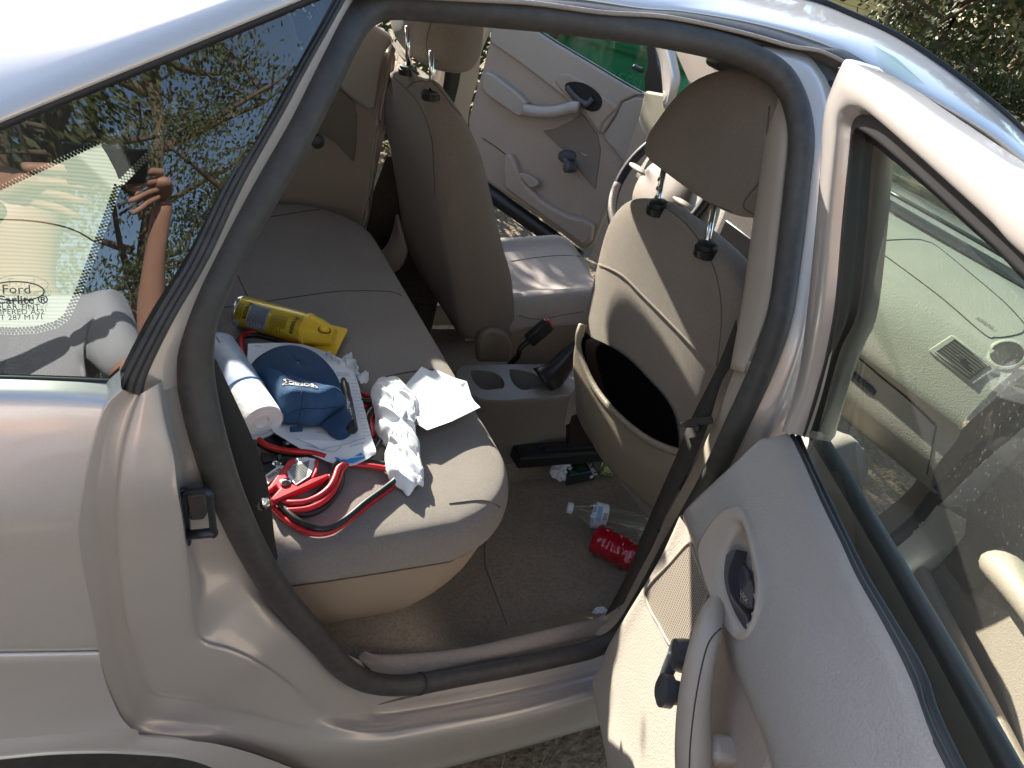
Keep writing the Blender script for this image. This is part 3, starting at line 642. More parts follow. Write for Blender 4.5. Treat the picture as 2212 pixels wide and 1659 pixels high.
def hug(name, hit, pts, m, parent, r=.0010, k=5, lift=.0006):
    ps = [(p.x, p.y) for p in crow([V((x, y, 0)) for x, y in pts], k)]
    q = [hit(x, y, lift) for x, y in ps]; q = [a for a in q if a is not None]
    return tube(name, q, r, m, parent, n=6) if len(q) > 2 else None

bh = Hit(bcush)
for q in SEAMS: hug('seam', bh, q, 'seam', bench, r=.0013)
# ================================================================== FRONT SEATS
def seatback(name, secs, m, parent, e=.55, n=36, **kw):
    """secs: (z, centre y, half width, x of rear face, thickness)"""
    vs = []
    for z, yc, hw, x, th in secs:
        for i in range(n):
            a = 2*math.pi*i/n; c, s = math.cos(a), math.sin(a)
            cc = math.copysign(abs(c)**e, c); ss = math.copysign(abs(s)**e, s)
            vs.append(V((x+th/2-th/2*cc, yc+hw*ss, z)))
    nn = len(secs); rows = [vs[i*n:(i+1)*n] for i in range(nn)]
    cols = [crow([r[c] for r in rows], 3) for c in range(n)]
    grid = [[cols[c][r] for c in range(n)] for r in range(len(cols[0]))]
    v2 = [p for r in grid for p in r]; L = len(grid)
    fs = gridf(L, n, True)+[tuple(range(n))[::-1], tuple((L-1)*n+i for i in range(n))]
    return mesh(name, v2, fs, m, parent, fix=True, **kw)
ps = empty('passenger_seat', (0, 0, 0)); adopt(ps, car); ps['label'] = 'front passenger seat with an open pocket on its back'
pback = seatback('backrest', [(.44, .30, .25, 1.03, .14), (.50, .30, .28, 1.015, .17), (.58, .30, .295, 1.005, .18), (.68, .30, .303, .993, .18), (.80, .30, .303, .98, .17), (.89, .298, .297, .968, .155), (.95, .295, .272, .957, .14), (1.0, .29, .228, .945, .125), (1.03, .285, .182, .939, .105), (1.052, .28, .13, .937, .08), (1.064, .275, .08, .944, .045), (1.068, .272, .03, .955, .02)], 'fabric_shaded', ps, e=.66)
ph = Hit(pback)
hug('seam', ph, [(1420, 437), (1480, 482), (1530, 552), (1553, 620), (1558, 700), (1548, 790)], 'seam', ps)
hug('seam', ph, Z5((995, 165), (1100, 205), (1190, 260), (1300, 370), (1500, 570), (1680, 760), (1770, 880)), 'fabric_shaded', ps, r=.0035, lift=-.0015)
hug('seam', ph, [(1290, 557), (1282, 566), (1290, 575), (1320, 582)], 'seam', ps, r=.0012)
# headrest of the passenger seat
hp = [(1398, 318), (1408, 285), (1428, 255), (1460, 212), (1500, 176), (1540, 157), (1580, 151), (1625, 158), (1668, 182), (1698, 240), (1706, 320), (1700, 420), (1676, 466), (1635, 470), (1590, 462), (1530, 432), (1470, 390), (1425, 356), (1403, 335)]
pil = pillow('headrest', [onP(x, y, (.968, 0, 1.2), (1, 0, .2)) for x, y in hp], (-1, -.15, -.3), .030, .07, 'fabric_shaded', ps, rings=8, k=3, power=.42)
hh = Hit(pil)
hug('seam', hh, [(1628, 462), (1606, 440), (1650, 375), (1655, 310), (1662, 230)], 'seam', ps, r=.0013)
hug('seam', hh, Z3((150, 800), (240, 900), (370, 1015), (470, 1075), (560, 1110), (640, 1140)), 'seam', ps, r=.0013)
for (cx, cy), (tx, ty) in [((1420, 441), (1433, 370)), ((1525, 531), (1543, 440))]:
    c = ph(cx, cy+6, .004); t = onX(tx, ty, c.x+.035)
    lathe('collar', c+V((.004, 0, -.012)), c+V((-.002, 0, .012)), [(0, .021), (.6, .021), (.62, .018), (.95, .017), (1, .014)], 'black', ps, n=24)
    d = (t-c); po = tube('post', [c, c+d*1.25], .0058, 'chrome', ps, n=14)
    for k in range(3 if cx < 1500 else 0):
        q = c+d*(.25+.25*k)+V((-.0052, 0, 0)); box('notch', q, (.004, .010, .008), 'steel', po, bev=.001)
# rear pocket: lining, moulded panel, rolled rim
hem = Z5((902, 640), (960, 680), (1050, 718), (1150, 775), (1250, 855), (1350, 965), (1440, 1060), (1500, 1150), (1535, 1240), (1548, 1330), (1550, 1440))
rim = Z5((888, 590), (868, 660), (872, 760), (900, 850), (960, 985), (1040, 1105), (1140, 1215), (1260, 1320), (1380, 1400), (1480, 1445), (1560, 1468))
rim3 = crow([onX(x, y, .974 if 0 < i < 10 else .985) for i, (x, y) in enumerate(rim)], 4)
hem3 = crow([(ph(x, y, .010) or onX(x, y, .985)) for x, y in hem], 4)
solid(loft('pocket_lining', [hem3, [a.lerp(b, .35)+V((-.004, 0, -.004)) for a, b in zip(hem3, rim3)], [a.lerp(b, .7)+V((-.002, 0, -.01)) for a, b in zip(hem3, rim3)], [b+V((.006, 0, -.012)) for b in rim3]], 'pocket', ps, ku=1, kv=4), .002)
bot = [(1250, 800), (1249, 850), (1256, 890), (1268, 925), (1284, 960), (1303, 992), (1335, 1028), (1370, 1060), (1410, 1092), (1450, 1110), (1490, 1120)]
low = crow([onX(x, y, 1.0+.012*abs(i-5)/5) for i, (x, y) in enumerate(bot)], 4)
midl = [a.lerp(b, .45)+V((-.010, 0, -.004)) for a, b in zip(rim3, low)]
solid(loft('pocket_panel', [[p+V((.012, 0, .0)) for p in rim3], rim3, [a.lerp(b, .12)+V((-.004, 0, -.002)) for a, b in zip(rim3, low)], midl, low, [p+V((.03, 0, -.015)) for p in low]], 'pocket_plastic', ps, ku=1, kv=4), .003)
tube('pocket_rim', rim3, .0085, 'pocket_plastic', ps, n=12)
# cushion of the passenger seat
def cushion(name, x0, x1, y0, y1, z, th, m, parent, tilt=.06, bol=.02):
    rows = []
    n = 12
    for i in range(n+1):
        f = i/n; x = x0+(x1-x0)*f; zz = z+tilt*f-(.10*max(0, f-.8)/.2 if f > .8 else 0)**1.0
        ins = .03*max(0, f-.75)/.25
        yc, hw = (y0+y1)/2, (y1-y0)/2-ins; r = []
        for a, h in [(-.93, -th), (-1, -th*.55), (-.995, -.045), (-.955, -.012), (-.87, bol*.75), (-.75, bol), (-.6, bol*.35), (-.3, -.004), (0, -.006), (.3, -.004), (.6, bol*.35), (.75, bol), (.87, bol*.75), (.955, -.012), (.995, -.045), (1, -th*.55), (.93, -th)]:
            r.append(V((x, yc+hw*a, zz+h*(1 if h > -.02 else 1))))
        rows.append(r)
    last = [V((p.x+.012, p.y, p.z-.03 if p.z > z-.05 else p.z)) for p in rows[-1]]; rows.append(last)
    return loft(name, rows, m, parent, ku=3, kv=2, fix=True)
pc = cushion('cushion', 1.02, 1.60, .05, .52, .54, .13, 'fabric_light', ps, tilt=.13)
box('seat_base', V((1.30, .27, .38)), (.34, .30, .10), 'black_matte', ps, bev=.02)
q0, q1 = onZ(*Z5((425, 1500))[0], .225), onZ(*Z5((1120, 1450))[0], .225)
rl = box('seat_rail', (q0+q1)/2+V((.05, 0, .0)), ((q1-q0).length+.1, .058, .040), 'black', ps, rot=Matrix.Rotation(math.atan2((q1-q0).y, (q1-q0).x), 3, 'Z'), bev=.006)
box('rail_slot', (q0+q1)/2+V((.05, .0, .022)), ((q1-q0).length*.8, .018, .006), 'black_matte', ps, rot=Matrix.Rotation(math.atan2((q1-q0).y, (q1-q0).x), 3, 'Z'), bev=.001)
br0 = [onY(x, y, .50) for x, y in Z5((800, 1290), (830, 1230), (940, 1200), (960, 1400), (800, 1440))]
plate('seat_bracket', br0, V((0, -1, 0)), .02, 'black', ps, bev=.003)

ds = empty('driver_seat', (0, 0, 0)); adopt(ds, car); ds['label'] = 'reclined front driver seat with sunlit top edge'
A = [onY(x, y, 1.34) for x, y in [(846, 166), (832, 195), (833, 260), (848, 340), (862, 430), (878, 520), (893, 560)]]
A = A[:6]+[V((.93, 1.33, .36))]
B = [onY(x, y, .965) for x, y in [(905, 172), (917, 230), (930, 300), (946, 400), (960, 500), (980, 620), (1003, 735)]]
D = [onY(x, y, .935) for x, y in [(958, 192), (1006, 262), (1040, 340), (1062, 430), (1085, 530), (1106, 610), (1113, 735)]]
mid1 = [onY(x, y, .93) for x, y in [(935, 176), (955, 235), (975, 310), (992, 400), (1010, 510), (1030, 620), (1050, 738)]]
secs = []
for i in range(7):
    a, b, d, m_ = A[i], B[i], D[i], mid1[i]
    bx = V((b.x, 1.15, (a.z+b.z)/2+.002)); fr = V((d.x-.03, 1.15, d.z)); fl = V((d.x+.0, 1.35, d.z)); al = V((a.x+.07, 1.375, a.z+.01))
    secs.append([b, m_, d, V((d.x-.015, 1.0, d.z)), fr, V((d.x-.015, 1.30, d.z)), fl, al, a, V((a.x-.004, 1.27, a.z)), bx-V((.006, 0, 0)), V((b.x-.006, 1.03, b.z))])
top = [sum(secs[0], V((0, 0, 0)))/12+V((.0, 0, .012))]*12
rows = [[p.lerp(top[0], .95) for p in secs[0]], [p.lerp(top[0], .55)+V((0, 0, .008)) for p in secs[0]], [p.lerp(top[0], .18)+V((0, 0, .004)) for p in secs[0]]]+secs
dback = loft('backrest', rows, 'fabric_shaded', ds, ku=3, kv=4, closed=True, cap=True, fix=True)
dh = Hit(dback)
hug('seam', dh, Z2((455, 478), (510, 530), (600, 620), (660, 720), (690, 800), (715, 900), (725, 1050), (735, 1250)), 'seam', ds, r=.0012)
hug('seam', dh, Z2((545, 570), (590, 530), (650, 515), (700, 520)), 'seam', ds, r=.0012)
hug('seam', dh, Z2((720, 525), (780, 590), (850, 680), (935, 775), (975, 850)), 'seam', ds, r=.0014)
hr = []
for k in range(13):
    a = -math.pi/2+math.pi*k/12; zz = 1.172+.112*math.copysign(abs(math.sin(a))**.75, math.sin(a)); s = abs(math.cos(a))**.55
    r = []
    for i in range(28):
        b = 2*math.pi*i/28; c, d = math.cos(b), math.sin(b)
        r.append(V((.745-.18*(zz-1.17)+.098*s*math.copysign(abs(c)**.75, c), 1.185+.168*s*math.copysign(abs(d)**.7, d), zz)))
    hr.append(r)
dhr = loft('headrest', hr, 'fabric_shaded', ds, ku=2, kv=2, closed=True, cap=True, fix=True)
hug('seam', Hit(dhr), Z2((725, 90), (700, 170), (680, 260), (690, 340), (760, 400)), 'seam', ds, r=.0012)
for (cx, cy), (tx, ty), yy in [((882, 152), (878, 105), 1.22), ((932, 206), (926, 150), 1.05)]:
    c = dh(cx, cy, -.002) or onY(cx, cy, yy)
    t = c+V((-.02, 0, .095))
    lathe('collar', c+V((.0, 0, -.008)), c+V((-.003, 0, .012)), [(0, .022), (.6, .022), (.62, .019), (.95, .018), (1, .014)], 'black', ds, n=24)
    tube('post', [c, t], .006, 'chrome', ds, n=14)
dc = cushion('cushion', .98, 1.50, .93, 1.37, .475, .12, 'fabric_light', ds, tilt=.06, bol=.028)
ch = Hit(dc)
hug('seam', ch, Z5((400, 147), (520, 128), (700, 108), (830, 108), (905, 118)), 'seam', ds)
hug('seam', ch, Z5((455, 522), (540, 545), (640, 542), (760, 518), (905, 495)), 'seam', ds)
mesh('seat_side', [onY(x, y, .928) for x, y in Z5((390, 650), (520, 600), (900, 585), (900, 800), (600, 860), (400, 860))], [(0, 1, 2, 3, 4, 5)], 'base_plastic', ds)
rc = [onY(x, y, .905) for x, y in Z5((165, 720), (200, 650), (260, 622), (330, 630), (390, 665), (412, 720), (405, 850), (170, 850))]
plate('recliner_cover', rc, V((0, -1, 0)), .03, 'base_plastic', ds, bev=.010, seg=3)
tube('backrest_hem', crow([onY(x, y, .945) for x, y in Z5((80, 690), (130, 690), (200, 670), (300, 640), (390, 640))], 4), .005, 'skirt', ds, n=8)

# ---- belt buckle between the seats
bk = empty('buckle', (0, 0, 0)); adopt(bk, car); bk['label'] = 'black belt buckle with a red release button'
a, b = onY(*Z5((520, 700))[0], .85), onY(*Z5((665, 575))[0], .85)
ax = (b-a).normalized(); sd = V((0, -1, 0)); nn = ax.cross(sd).normalized(); rot = Matrix((ax, sd, nn)).transposed()
box('housing', (a+b)/2, ((b-a).length, .024, .044), 'black', bk, rot=rot, bev=.005)
box('button', b+ax*.002-nn*.006, (.006, .016, .020), 'red_plastic', bk, rot=rot, bev=.002)
tube('stalk', crow([a+ax*.01, a-ax*.03, onY(*Z5((450, 800))[0], .85), onY(*Z5((380, 870))[0], .86)], 4), .008, 'black', bk, n=10)

# ---- centre console with cup holders and hand brake gaiter
cs = empty('console', (0, 0, 0)); adopt(cs, car)
CZT = .40
def cz(*p): return [onZ(x, y, CZT) for x, y in Z5(*p)]
outl = crow(cz((25, 935), (40, 890), (90, 868), (300, 862), (600, 862), (900, 858), (1100, 850), (1120, 1040), (880, 1050), (600, 1085), (350, 1105), (180, 1090), (60, 1010)), 3, True)
h1 = crow(cz((122, 930), (130, 900), (240, 905), (300, 925), (345, 965), (350, 1020), (300, 1030), (210, 1035), (150, 990)), 3, True)
h2 = crow(cz((388, 915), (400, 892), (500, 905), (570, 930), (605, 965), (608, 1015), (550, 1028), (470, 1035), (410, 985)), 3, True)
bm = bmesh.new()
loops = []
for L in (outl, h1, h2):
    vv = [bm.verts.new(p) for p in L]; loops.append(vv)
    for i in range(len(vv)): bm.edges.new((vv[i], vv[(i+1) % len(vv)]))
bmesh.ops.triangle_fill(bm, use_beauty=True, edges=bm.edges[:])
me = bpy.data.meshes.new('console_top'); bm.to_mesh(me); bm.free(); me.materials.append(M['console_plastic'])
ct = bpy.data.objects.new('console_top', me); COL.objects.link(ct); adopt(ct, cs)
ctr = sum(outl, V((0, 0, 0)))/len(outl)
loft('console_side', [[p for p in outl], [p+(p-ctr).normalized()*.006+V((0, 0, -.006)) for p in outl], [p+(p-ctr).normalized()*.008+V((0, 0, -.05)) for p in outl], [p+V((0, 0, -.28)) for p in outl]], 'console_plastic', cs, ku=1, kv=2, closed=True)
for h in (h1, h2):
    c = sum(h, V((0, 0, 0)))/len(h)
    loft('cup_holder', [h, [p+V((0, 0, -.004))+(c-p)*.03 for p in h], [p+V((0, 0, -.06))+(c-p)*.12 for p in h], [c+(p-c)*.02+V((0, 0, -.06)) for p in h]], 'console_plastic', cs, ku=1, linear_v=True, closed=True)
bt = [V((1.06, .70, CZT+.002)), V((1.09, .70, .44)), V((1.12, .70, .50)), V((1.15, .70, .55))]
sweep('brake_gaiter', crow(bt, 3), circ(.055, 14, .75), 'black', cs, up=(0, 1, 0), scale=lambda f: 1-.62*f**.7)
tube('brake_lever', [V((1.13, .70, .51)), V((1.30, .70, .60))], .014, 'black', cs, n=12)
box('console_front', V((1.55, .71, .42)), (.5, .16, .30), 'black_matte', cs, bev=.03)
lathe('gear_knob', V((1.42, .71, .56)), V((1.40, .71, .66)), [(0, .012), (.4, .012), (.5, .022), (.9, .024), (1, .01)], 'black', cs, n=16)
# ================================================================== DASHBOARD, WINDSCREEN, STEERING
da = empty('dashboard', (0, 0, 0)); adopt(da, car)
prof = [(2.02, .93), (1.97, .985), (1.90, 1.0), (1.80, 1.008), (1.70, .990), (1.645, .968), (1.622, .956), (1.60, .947), (1.57, .905), (1.552, .86), (1.535, .80), (1.55, .786), (1.56, .76), (1.552, .70), (1.565, .66), (1.62, .60), (1.75, .58)]
rows = [[V((x+(.03*((y-.71)/.7)**2), y, z)) for y in [-.04, .03, .12, .25, .45, .71, .95, 1.10, 1.20, 1.27]] for x, z in prof]
dd_ = loft('dash_panel', rows, 'dash', da, ku=3, kv=3)
hd = Hit(dd_)
hug('airbag_seam', hd, ZB((325, 385), (318, 375), (330, 362), (400, 356), (510, 352), (560, 362), (610, 385), (750, 498), (900, 625), (990, 720), (1000, 742), (985, 768), (920, 785), (865, 788), (820, 776), (640, 622), (480, 500), (345, 402), (325, 385)), 'black_matte', da, r=.0016, lift=.0002)
hug('dash_seam', hd, ZB((180, 825), (270, 885), (360, 962), (480, 1060), (600, 1175)), 'black_matte', da, r=.003, lift=0)
hug('dash_seam', hd, ZB((605, 1180), (585, 1290), (565, 1395)), 'black_matte', da, r=.0018, lift=0)
hug('dash_seam', hd, ZB((232, 470), (262, 448), (246, 436)), 'black_matte', da, r=.0015, lift=0)
gh = [hd(x, y, .003) for x, y in ZB((192, 910), (235, 935), (320, 1005), (338, 1030), (325, 1046), (290, 1030), (215, 965), (190, 945))]
plate('glovebox_handle', gh, V((-1, 0, .2)), .004, 'black_matte', da, bev=.001)
vq = [hd(x, y, .0) for x, y in ZB((680, 775), (885, 930), (770, 1008), (568, 848))]
vn = nrm3(vq[0], vq[1], vq[2]); vn = vn if vn.x < 0 else -vn
ve = empty('air_vent', (0, 0, 0)); adopt(ve, da)
vc = sum(vq, V((0, 0, 0)))/4; pf_ = [vc+(p-vc)*1.0+vn*.006 for p in vq]
plate('vent_bezel', pf_, vn, .012, 'dash', da, bev=.004)
pi_ = [vc+(p-vc)*.70+vn*.0075 for p in vq]
plate('vent_recess', pi_, vn, .003, 'black_matte', da, bev=.001)
tube('vent_rim', crow([vc+(p-vc)*.74+vn*.007 for p in vq], 1, True), .0022, 'rubber', da, n=6, closed=True)
ea, eb, ec, ed = pi_
for k in range(7):
    f = (k+.5)/7; a, b = ea.lerp(ed, f)+vn*.002, eb.lerp(ec, f)+vn*.002
    plate('vent_slat', [a, b, b+(ec-eb)*.05, a+(ed-ea)*.05], vn, .003, 'rubber', da, bev=0)
box('vent_tab', vc+vn*.012, (.012, .016, .006), 'black', da, bev=.001)
rc_ = hd(*ZB((920, 865))[0], 0); rn = V((-.75, 0, .66))
lathe('dash_recess', rc_-rn*.0, rc_+rn*.004, [(0, .036), (.5, .038), (1, .034), (1.0, .030), (-.2, .028)], 'dash', da, n=28)
lathe('dash_recess_floor', rc_+rn*.0015, rc_+rn*.0035, [(0, .031), (1, .031)], 'black_matte', da, n=28)
text('airbag_mark', 'AIRBAG', .013, 'print', hd(2106, 688, .001), V((0, -1, 0)), V((.8, 0, .6)), da)
# cowl strip under the glass and wiper outside
loft('cowl_strip', [[V((2.01, y, .985)) for y in (0.0, .35, .71, 1.1, 1.42)], [V((2.05, y, 1.0)) for y in (0.0, .35, .71, 1.1, 1.42)], [V((2.10, y, .96)) for y in (0.0, .35, .71, 1.1, 1.42)]], 'rubber_dark', car, ku=4)
loft('bonnet', [[V((2.10+.05*(1-((y-.71)/.7)**2), y, .955)) for y in (-.05, .3, .71, 1.1, 1.47)], [V((2.5, y, .94)) for y in (-.05, .3, .71, 1.1, 1.47)], [V((3.0, y, .80)) for y in (-.0, .3, .71, 1.1, 1.42)], [V((3.1, y, .5)) for y in (-.0, .3, .71, 1.1, 1.42)]], 'paint', car, ku=4)
tube('wiper', crow([V((2.08, .1, 1.0)), V((2.06, .4, 1.015)), V((2.04, .75, 1.02))], 4), .006, 'black', car, n=8)
ws = []
for k in range(6):
    f = k/5; ws.append([V((1.20+.85*f-.06*((y-.71)/.62)**2+.04*math.sin(math.pi*f), y, 1.432-.44*f+.035*math.sin(math.pi*f)-.03*((y-.71)/.62)**2*(1-f))) for y in [.19-.15*f, .4, .71, 1.02, 1.23+.15*f]])
loft('windscreen', ws, 'green_glass', car, ku=4, kv=3)
loft('roof_header', [[V((1.17, y, 1.425)) for y in (.34, .5, .9, 1.08)], [V((1.24, y, 1.40)) for y in (.34, .5, .9, 1.08)], [V((1.27, y, 1.425)) for y in (.34, .5, .9, 1.08)]], 'trim', car, ku=3)
loft('headliner', [[V((x, y, 1.40+.02*(1-((y-.71)/.5)**2))) for y in (.31, .45, .71, .97, 1.11)] for x in (-.02, .4, .8, 1.18)], 'trim', car, ku=3)
mr = box('rear_view_mirror', V((1.33, .74, 1.27)), (.03, .22, .065), 'black', car, bev=.012)
tube('mirror_stem', [V((1.33, .72, 1.29)), V((1.36, .71, 1.36))], .008, 'black', mr, n=8)
box('centre_stack', V((1.59, .66, .78)), (.12, .34, .40), 'console_plastic', da, bev=.03)
box('radio', V((1.527, .68, .84)), (.01, .20, .07), 'black', da, bev=.004)
# steering wheel
sw = empty('steering_wheel', (0, 0, 0)); adopt(sw, car)
swc = V((1.53, 1.095, .835)); swn = V((-.90, 0, .44)).normalized(); swx = V((0, 1, 0)); swy = swn.cross(swx).normalized()
tube('rim', [swc+swx*(.19*math.cos(a))+swy*(.19*math.sin(a)) for a in [i*math.pi/30 for i in range(60)]], .0155, 'black', sw, n=14, closed=True)
tube('rim_cover', [swc+swn*.006+swx*(.186*math.cos(a))+swy*(.186*math.sin(a)) for a in [i*math.pi/30 for i in range(4, 30)]], .013, 'trim', sw, n=10)
lathe('hub', swc-swn*.03, swc+swn*.015, [(0, .07), (.3, .112), (.75, .108), (.93, .09), (1, .05)], 'base_plastic', sw, n=28)
for an in (0, math.pi, -math.pi/2):
    dv = swx*math.cos(an)+swy*math.sin(an); tube('spoke', [swc+dv*.06, swc+dv*.18-swn*.0], .014, 'trim', sw, n=10, e=.6)
lathe('steering_column', swc-swn*.22, swc-swn*.03, [(0, .055), (.6, .05), (1, .045)], 'skirt', car, n=16)
tube('column_stalk', [swc-swn*.06, swc-swn*.05+V((0, .16, .03))], .008, 'black', car, n=8)
box('instrument_hood', V((1.78, 1.03, .97)), (.20, .28, .07), 'black_matte', car, bev=.03)

# ================================================================== FAR SIDE OF THE CAR
def mir(y): return 1.42-y
def MF(x, z, o=0): return V((x, mir(F(z)+o), z))
def fs_sheet(name, xz, m='paint_inner', th=.05, n=3): # strips on the mirrored flank
    return solid(loft(name, [[MF(x, z) for x, z in r] for r in xz], m, car, ku=4, linear_v=False, kv=n), th, 0)
zs = [.97, 1.05, 1.15, 1.25, 1.33]
def divx(z): return interp(z, [.9, 1.0, 1.14, 1.26, 1.34], [.05, .075, .145, .22, .285])
fs_sheet('far_side_rail', [[(x, z) for x in (-.30, .0, .4, .8, 1.1, 1.25)] for z in (1.388, 1.41, 1.435)])
fs_sheet('far_window_divider', [[(-.09, 1.165), (.03, 1.207), (.10, 1.216), (.16, 1.25), (.21, 1.30), (.26, 1.372)], [(-.25, 1.18), (-.08, 1.26), (.0, 1.28), (.05, 1.31), (.09, 1.34), (.12, 1.39)], [(-.75, 1.00), (-.7, 1.1), (-.6, 1.2), (-.5, 1.30), (-.4, 1.34), (-.3, 1.38)]])  # unseen far frame, front edge shaped to bound the sun patches
fs_sheet('far_centre_pillar', [[(.885, z) for z in (.1, .5, .8, 1.0, 1.2, 1.36)], [(.935, z) for z in (.1, .5, .8, 1.0, 1.2, 1.36)], [(.99, z) for z in (.1, .5, .8, 1.0, 1.2, 1.36)]])
loft('far_quarter_panel', [[V((x, mir(F(z)-.05), z)) for x in (-1.5, -.6, -.2, .04)] for z in (.2, .5, .9, .99)], 'paint', car, ku=3)
loft('far_sill', [[V((x, mir(F(.22)-.05), z)) for x in (-.2, .5, 1.9)] for z in (.10, .24)]+[[V((x, 1.34, .26)) for x in (-.2, .5, 1.9)]], 'trim', car, ku=2, linear_v=True)
# far rear door: trim panel, upper pad, speaker mesh, crank, pane
fd = empty('far_rear_door', (0, 0, 0)); adopt(fd, car); fd['label'] = 'closed rear door across the car seen from inside'
def YY(pts, y): return [onY(a, b, y) for a, b in pts]
SUN_BELT = [(-.12, 1.11), (.05, 1.12), (.10, 1.145), (.12, 1.165), (.205, 1.155), (.33, 1.105), (.44, 1.08), (.47, 1.0), (.57, .985), (.60, 1.04), (.72, 1.03)]  # far door top edge, dipped where unseen to let sun reach the open door
pan = [*[V((x, 1.335, z)) for x, z in SUN_BELT], V((.725, 1.335, .86)), V((.715, 1.335, .60)), V((.69, 1.335, .30)), V((.55, 1.335, .24)), V((.15, 1.335, .30))]
plate('door_panel', pan, V((0, -1, 0)), .05, 'trim', fd, bev=.012)
pad = YY(Z2((300, 132), (468, 235), (466, 270), (448, 300), (418, 345), (360, 700), (300, 712), (215, 640), (80, 520), (130, 470), (180, 410), (185, 370)), 1.312)
pad = [V((.62, 1.312, 1.112-.10))]+pad[1:] if False else pad
plate('upper_pad', pad, V((0, -1, 0)), .03, 'trim_grey', fd, bev=.010, seg=3)
sm_ = YY(Z2((-60, 480), (70, 530), (220, 650), (240, 760), (225, 1010), (215, 1035), (120, 930), (0, 840), (-60, 800)), 1.318)
mat('mesh_cloth', (.25, .205, .168), .7, bump=.9, bscale=420, btype='voronoi', bdist=.004)
plate('speaker_mesh', sm_, V((0, -1, 0)), .006, 'mesh_cloth', fd, bev=.003)
jm = loft('door_jamb', [YY(Z2((465, 250), (440, 330), (405, 520), (365, 740), (330, 1000), (290, 1300), (245, 1480)), 1.33), YY(Z2((490, 300), (462, 400), (430, 600), (392, 800), (365, 1000), (330, 1300), (290, 1490)), 1.33)], 'paint_inner', fd, ku=4, linear_v=True); solid(jm, .02)
tube('jamb_edge', crow(YY(Z2((478, 270), (452, 360), (418, 560), (380, 760), (348, 1000), (312, 1290), (265, 1480)), 1.322), 4), .006, 'trim', fd, n=8)
kq = onY(682, 300, 1.30); kp = onY(672, 262, 1.30)
tube('crank_arm', crow([kp+V((0, .01, 0)), kp.lerp(kq, .5)+V((0, -.012, 0)), kq], 4), .010, 'crank', fd, n=10, e=.7)
lathe('crank_knob', kq+V((0, .01, 0)), kq+V((0, -.03, 0)), [(0, .014), (.5, .018), (.9, .018), (1, .012)], 'crank', fd, n=20)
mesh('door_window', [V((x, 1.352, z-.01)) for x, z in SUN_BELT[1:]]+[V((.885, 1.352, 1.04)), MF(.885, 1.37, .03), MF(.26, 1.37, .03), MF(.10, 1.22, .03)], [tuple(range(14))], 'clear_glass', fd)
# pillar base and dark carpet beyond the seat
tr = YY(Z2((470, 1480), (485, 1360), (540, 1570), (520, 1659), (330, 1640), (240, 1490), (400, 1580), (440, 1540)), 1.30)
solid(loft('far_pillar_foot', [YY(Z2((485, 1370), (460, 1480), (420, 1570), (350, 1630)), 1.25), YY(Z2((540, 1580), (545, 1640), (500, 1720), (420, 1750)), 1.20)], 'trim', car, ku=4, linear_v=True), .01)
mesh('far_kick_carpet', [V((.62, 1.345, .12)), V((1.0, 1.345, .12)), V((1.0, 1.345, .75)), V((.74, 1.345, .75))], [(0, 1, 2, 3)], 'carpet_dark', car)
# far belt and centre pillar trim, behind the driver headrest
loft('far_pillar_trim', [[onY(x, y, 1.30) for x, y in [(995, 60), (980, 180), (962, 290), (950, 380)]], [onY(x, y, 1.30) for x, y in [(1046, 60), (1032, 170), (1012, 250), (1006, 380)]]], 'trim_smooth', car, ku=4, linear_v=True)
ribbon('seat_belt', [onY(x, y, 1.28) for x, y in Z2((800, 440), (790, 520), (760, 700))], [onY(x, y, 1.28) for x, y in Z2((905, 415), (885, 540), (850, 680))], 'belt', car)

# ---- far front door standing open
of = empty('far_front_door', (0, 0, 0)); adopt(of, car); of['label'] = 'driver door standing wide open beyond the front seats'
def XX(pts, x): return [onX(a, b, x) for a, b in pts]
OFN = V((1, .72, 0)).normalized()
def Xz(pts, d=0): return [onP(a, b, (1.90-d*.9, 1.80, 0), OFN) for a, b in pts]
body = Z2((1090, 70), (1240, 108), (1500, 275), (1760, 430), (1950, 545), (2060, 603), (2190, 635), (2220, 760), (2000, 1100), (1930, 1060), (1800, 1400), (1740, 1560), (1690, 1600), (1500, 1460), (1110, 1190), (960, 1080), (945, 760), (1000, 560), (1035, 450), (1080, 270), (1095, 100))
plate('door_panel', Xz(body), -OFN, .06, 'trim', of, bev=.012, seg=3)
padp = Z2((1092, 80), (1240, 108), (1500, 275), (1760, 430), (1950, 545), (2065, 605), (2010, 610), (1920, 650), (1880, 740), (1800, 860), (1640, 700), (1560, 625), (1400, 500), (1240, 380), (1080, 270), (1090, 150))
plate('upper_pad', Xz(padp, .02), -OFN, .03, 'trim_grey', of, bev=.014, seg=3)
cor = Z2((1930, 650), (2010, 615), (2200, 640), (2215, 760), (2100, 900), (1985, 1050), (1935, 1045), (1870, 960), (1800, 880), (1880, 750))
plate('front_pad', Xz(cor, .015), -OFN, .03, 'trim_grey', of, bev=.010, seg=3)
arm = Z2((1040, 470), (1060, 455), (1110, 480), (1230, 570), (1320, 655), (1290, 740), (1260, 745), (1150, 670), (1050, 600), (1030, 560))
plate('armrest', Xz(arm, .055), -OFN, .06, 'trim_grey', of, bev=.018, seg=4)
gp = crow(Xz(Z2((1300, 700), (1390, 715), (1480, 715), (1560, 700), (1610, 685), (1650, 690)), .075), 5)
sweep('pull_handle', gp, circ(.024, 14, .8), 'trim_grey', of, up=(-1, 0, 0))
bz = Z2((1490, 520), (1530, 470), (1580, 465), (1680, 520), (1800, 610), (1900, 680), (1890, 700), (1810, 780), (1780, 860), (1700, 740), (1640, 670), (1560, 610))
plate('handle_bezel', Xz(bz, .03), -OFN, .03, 'trim', of, bev=.010, seg=3)
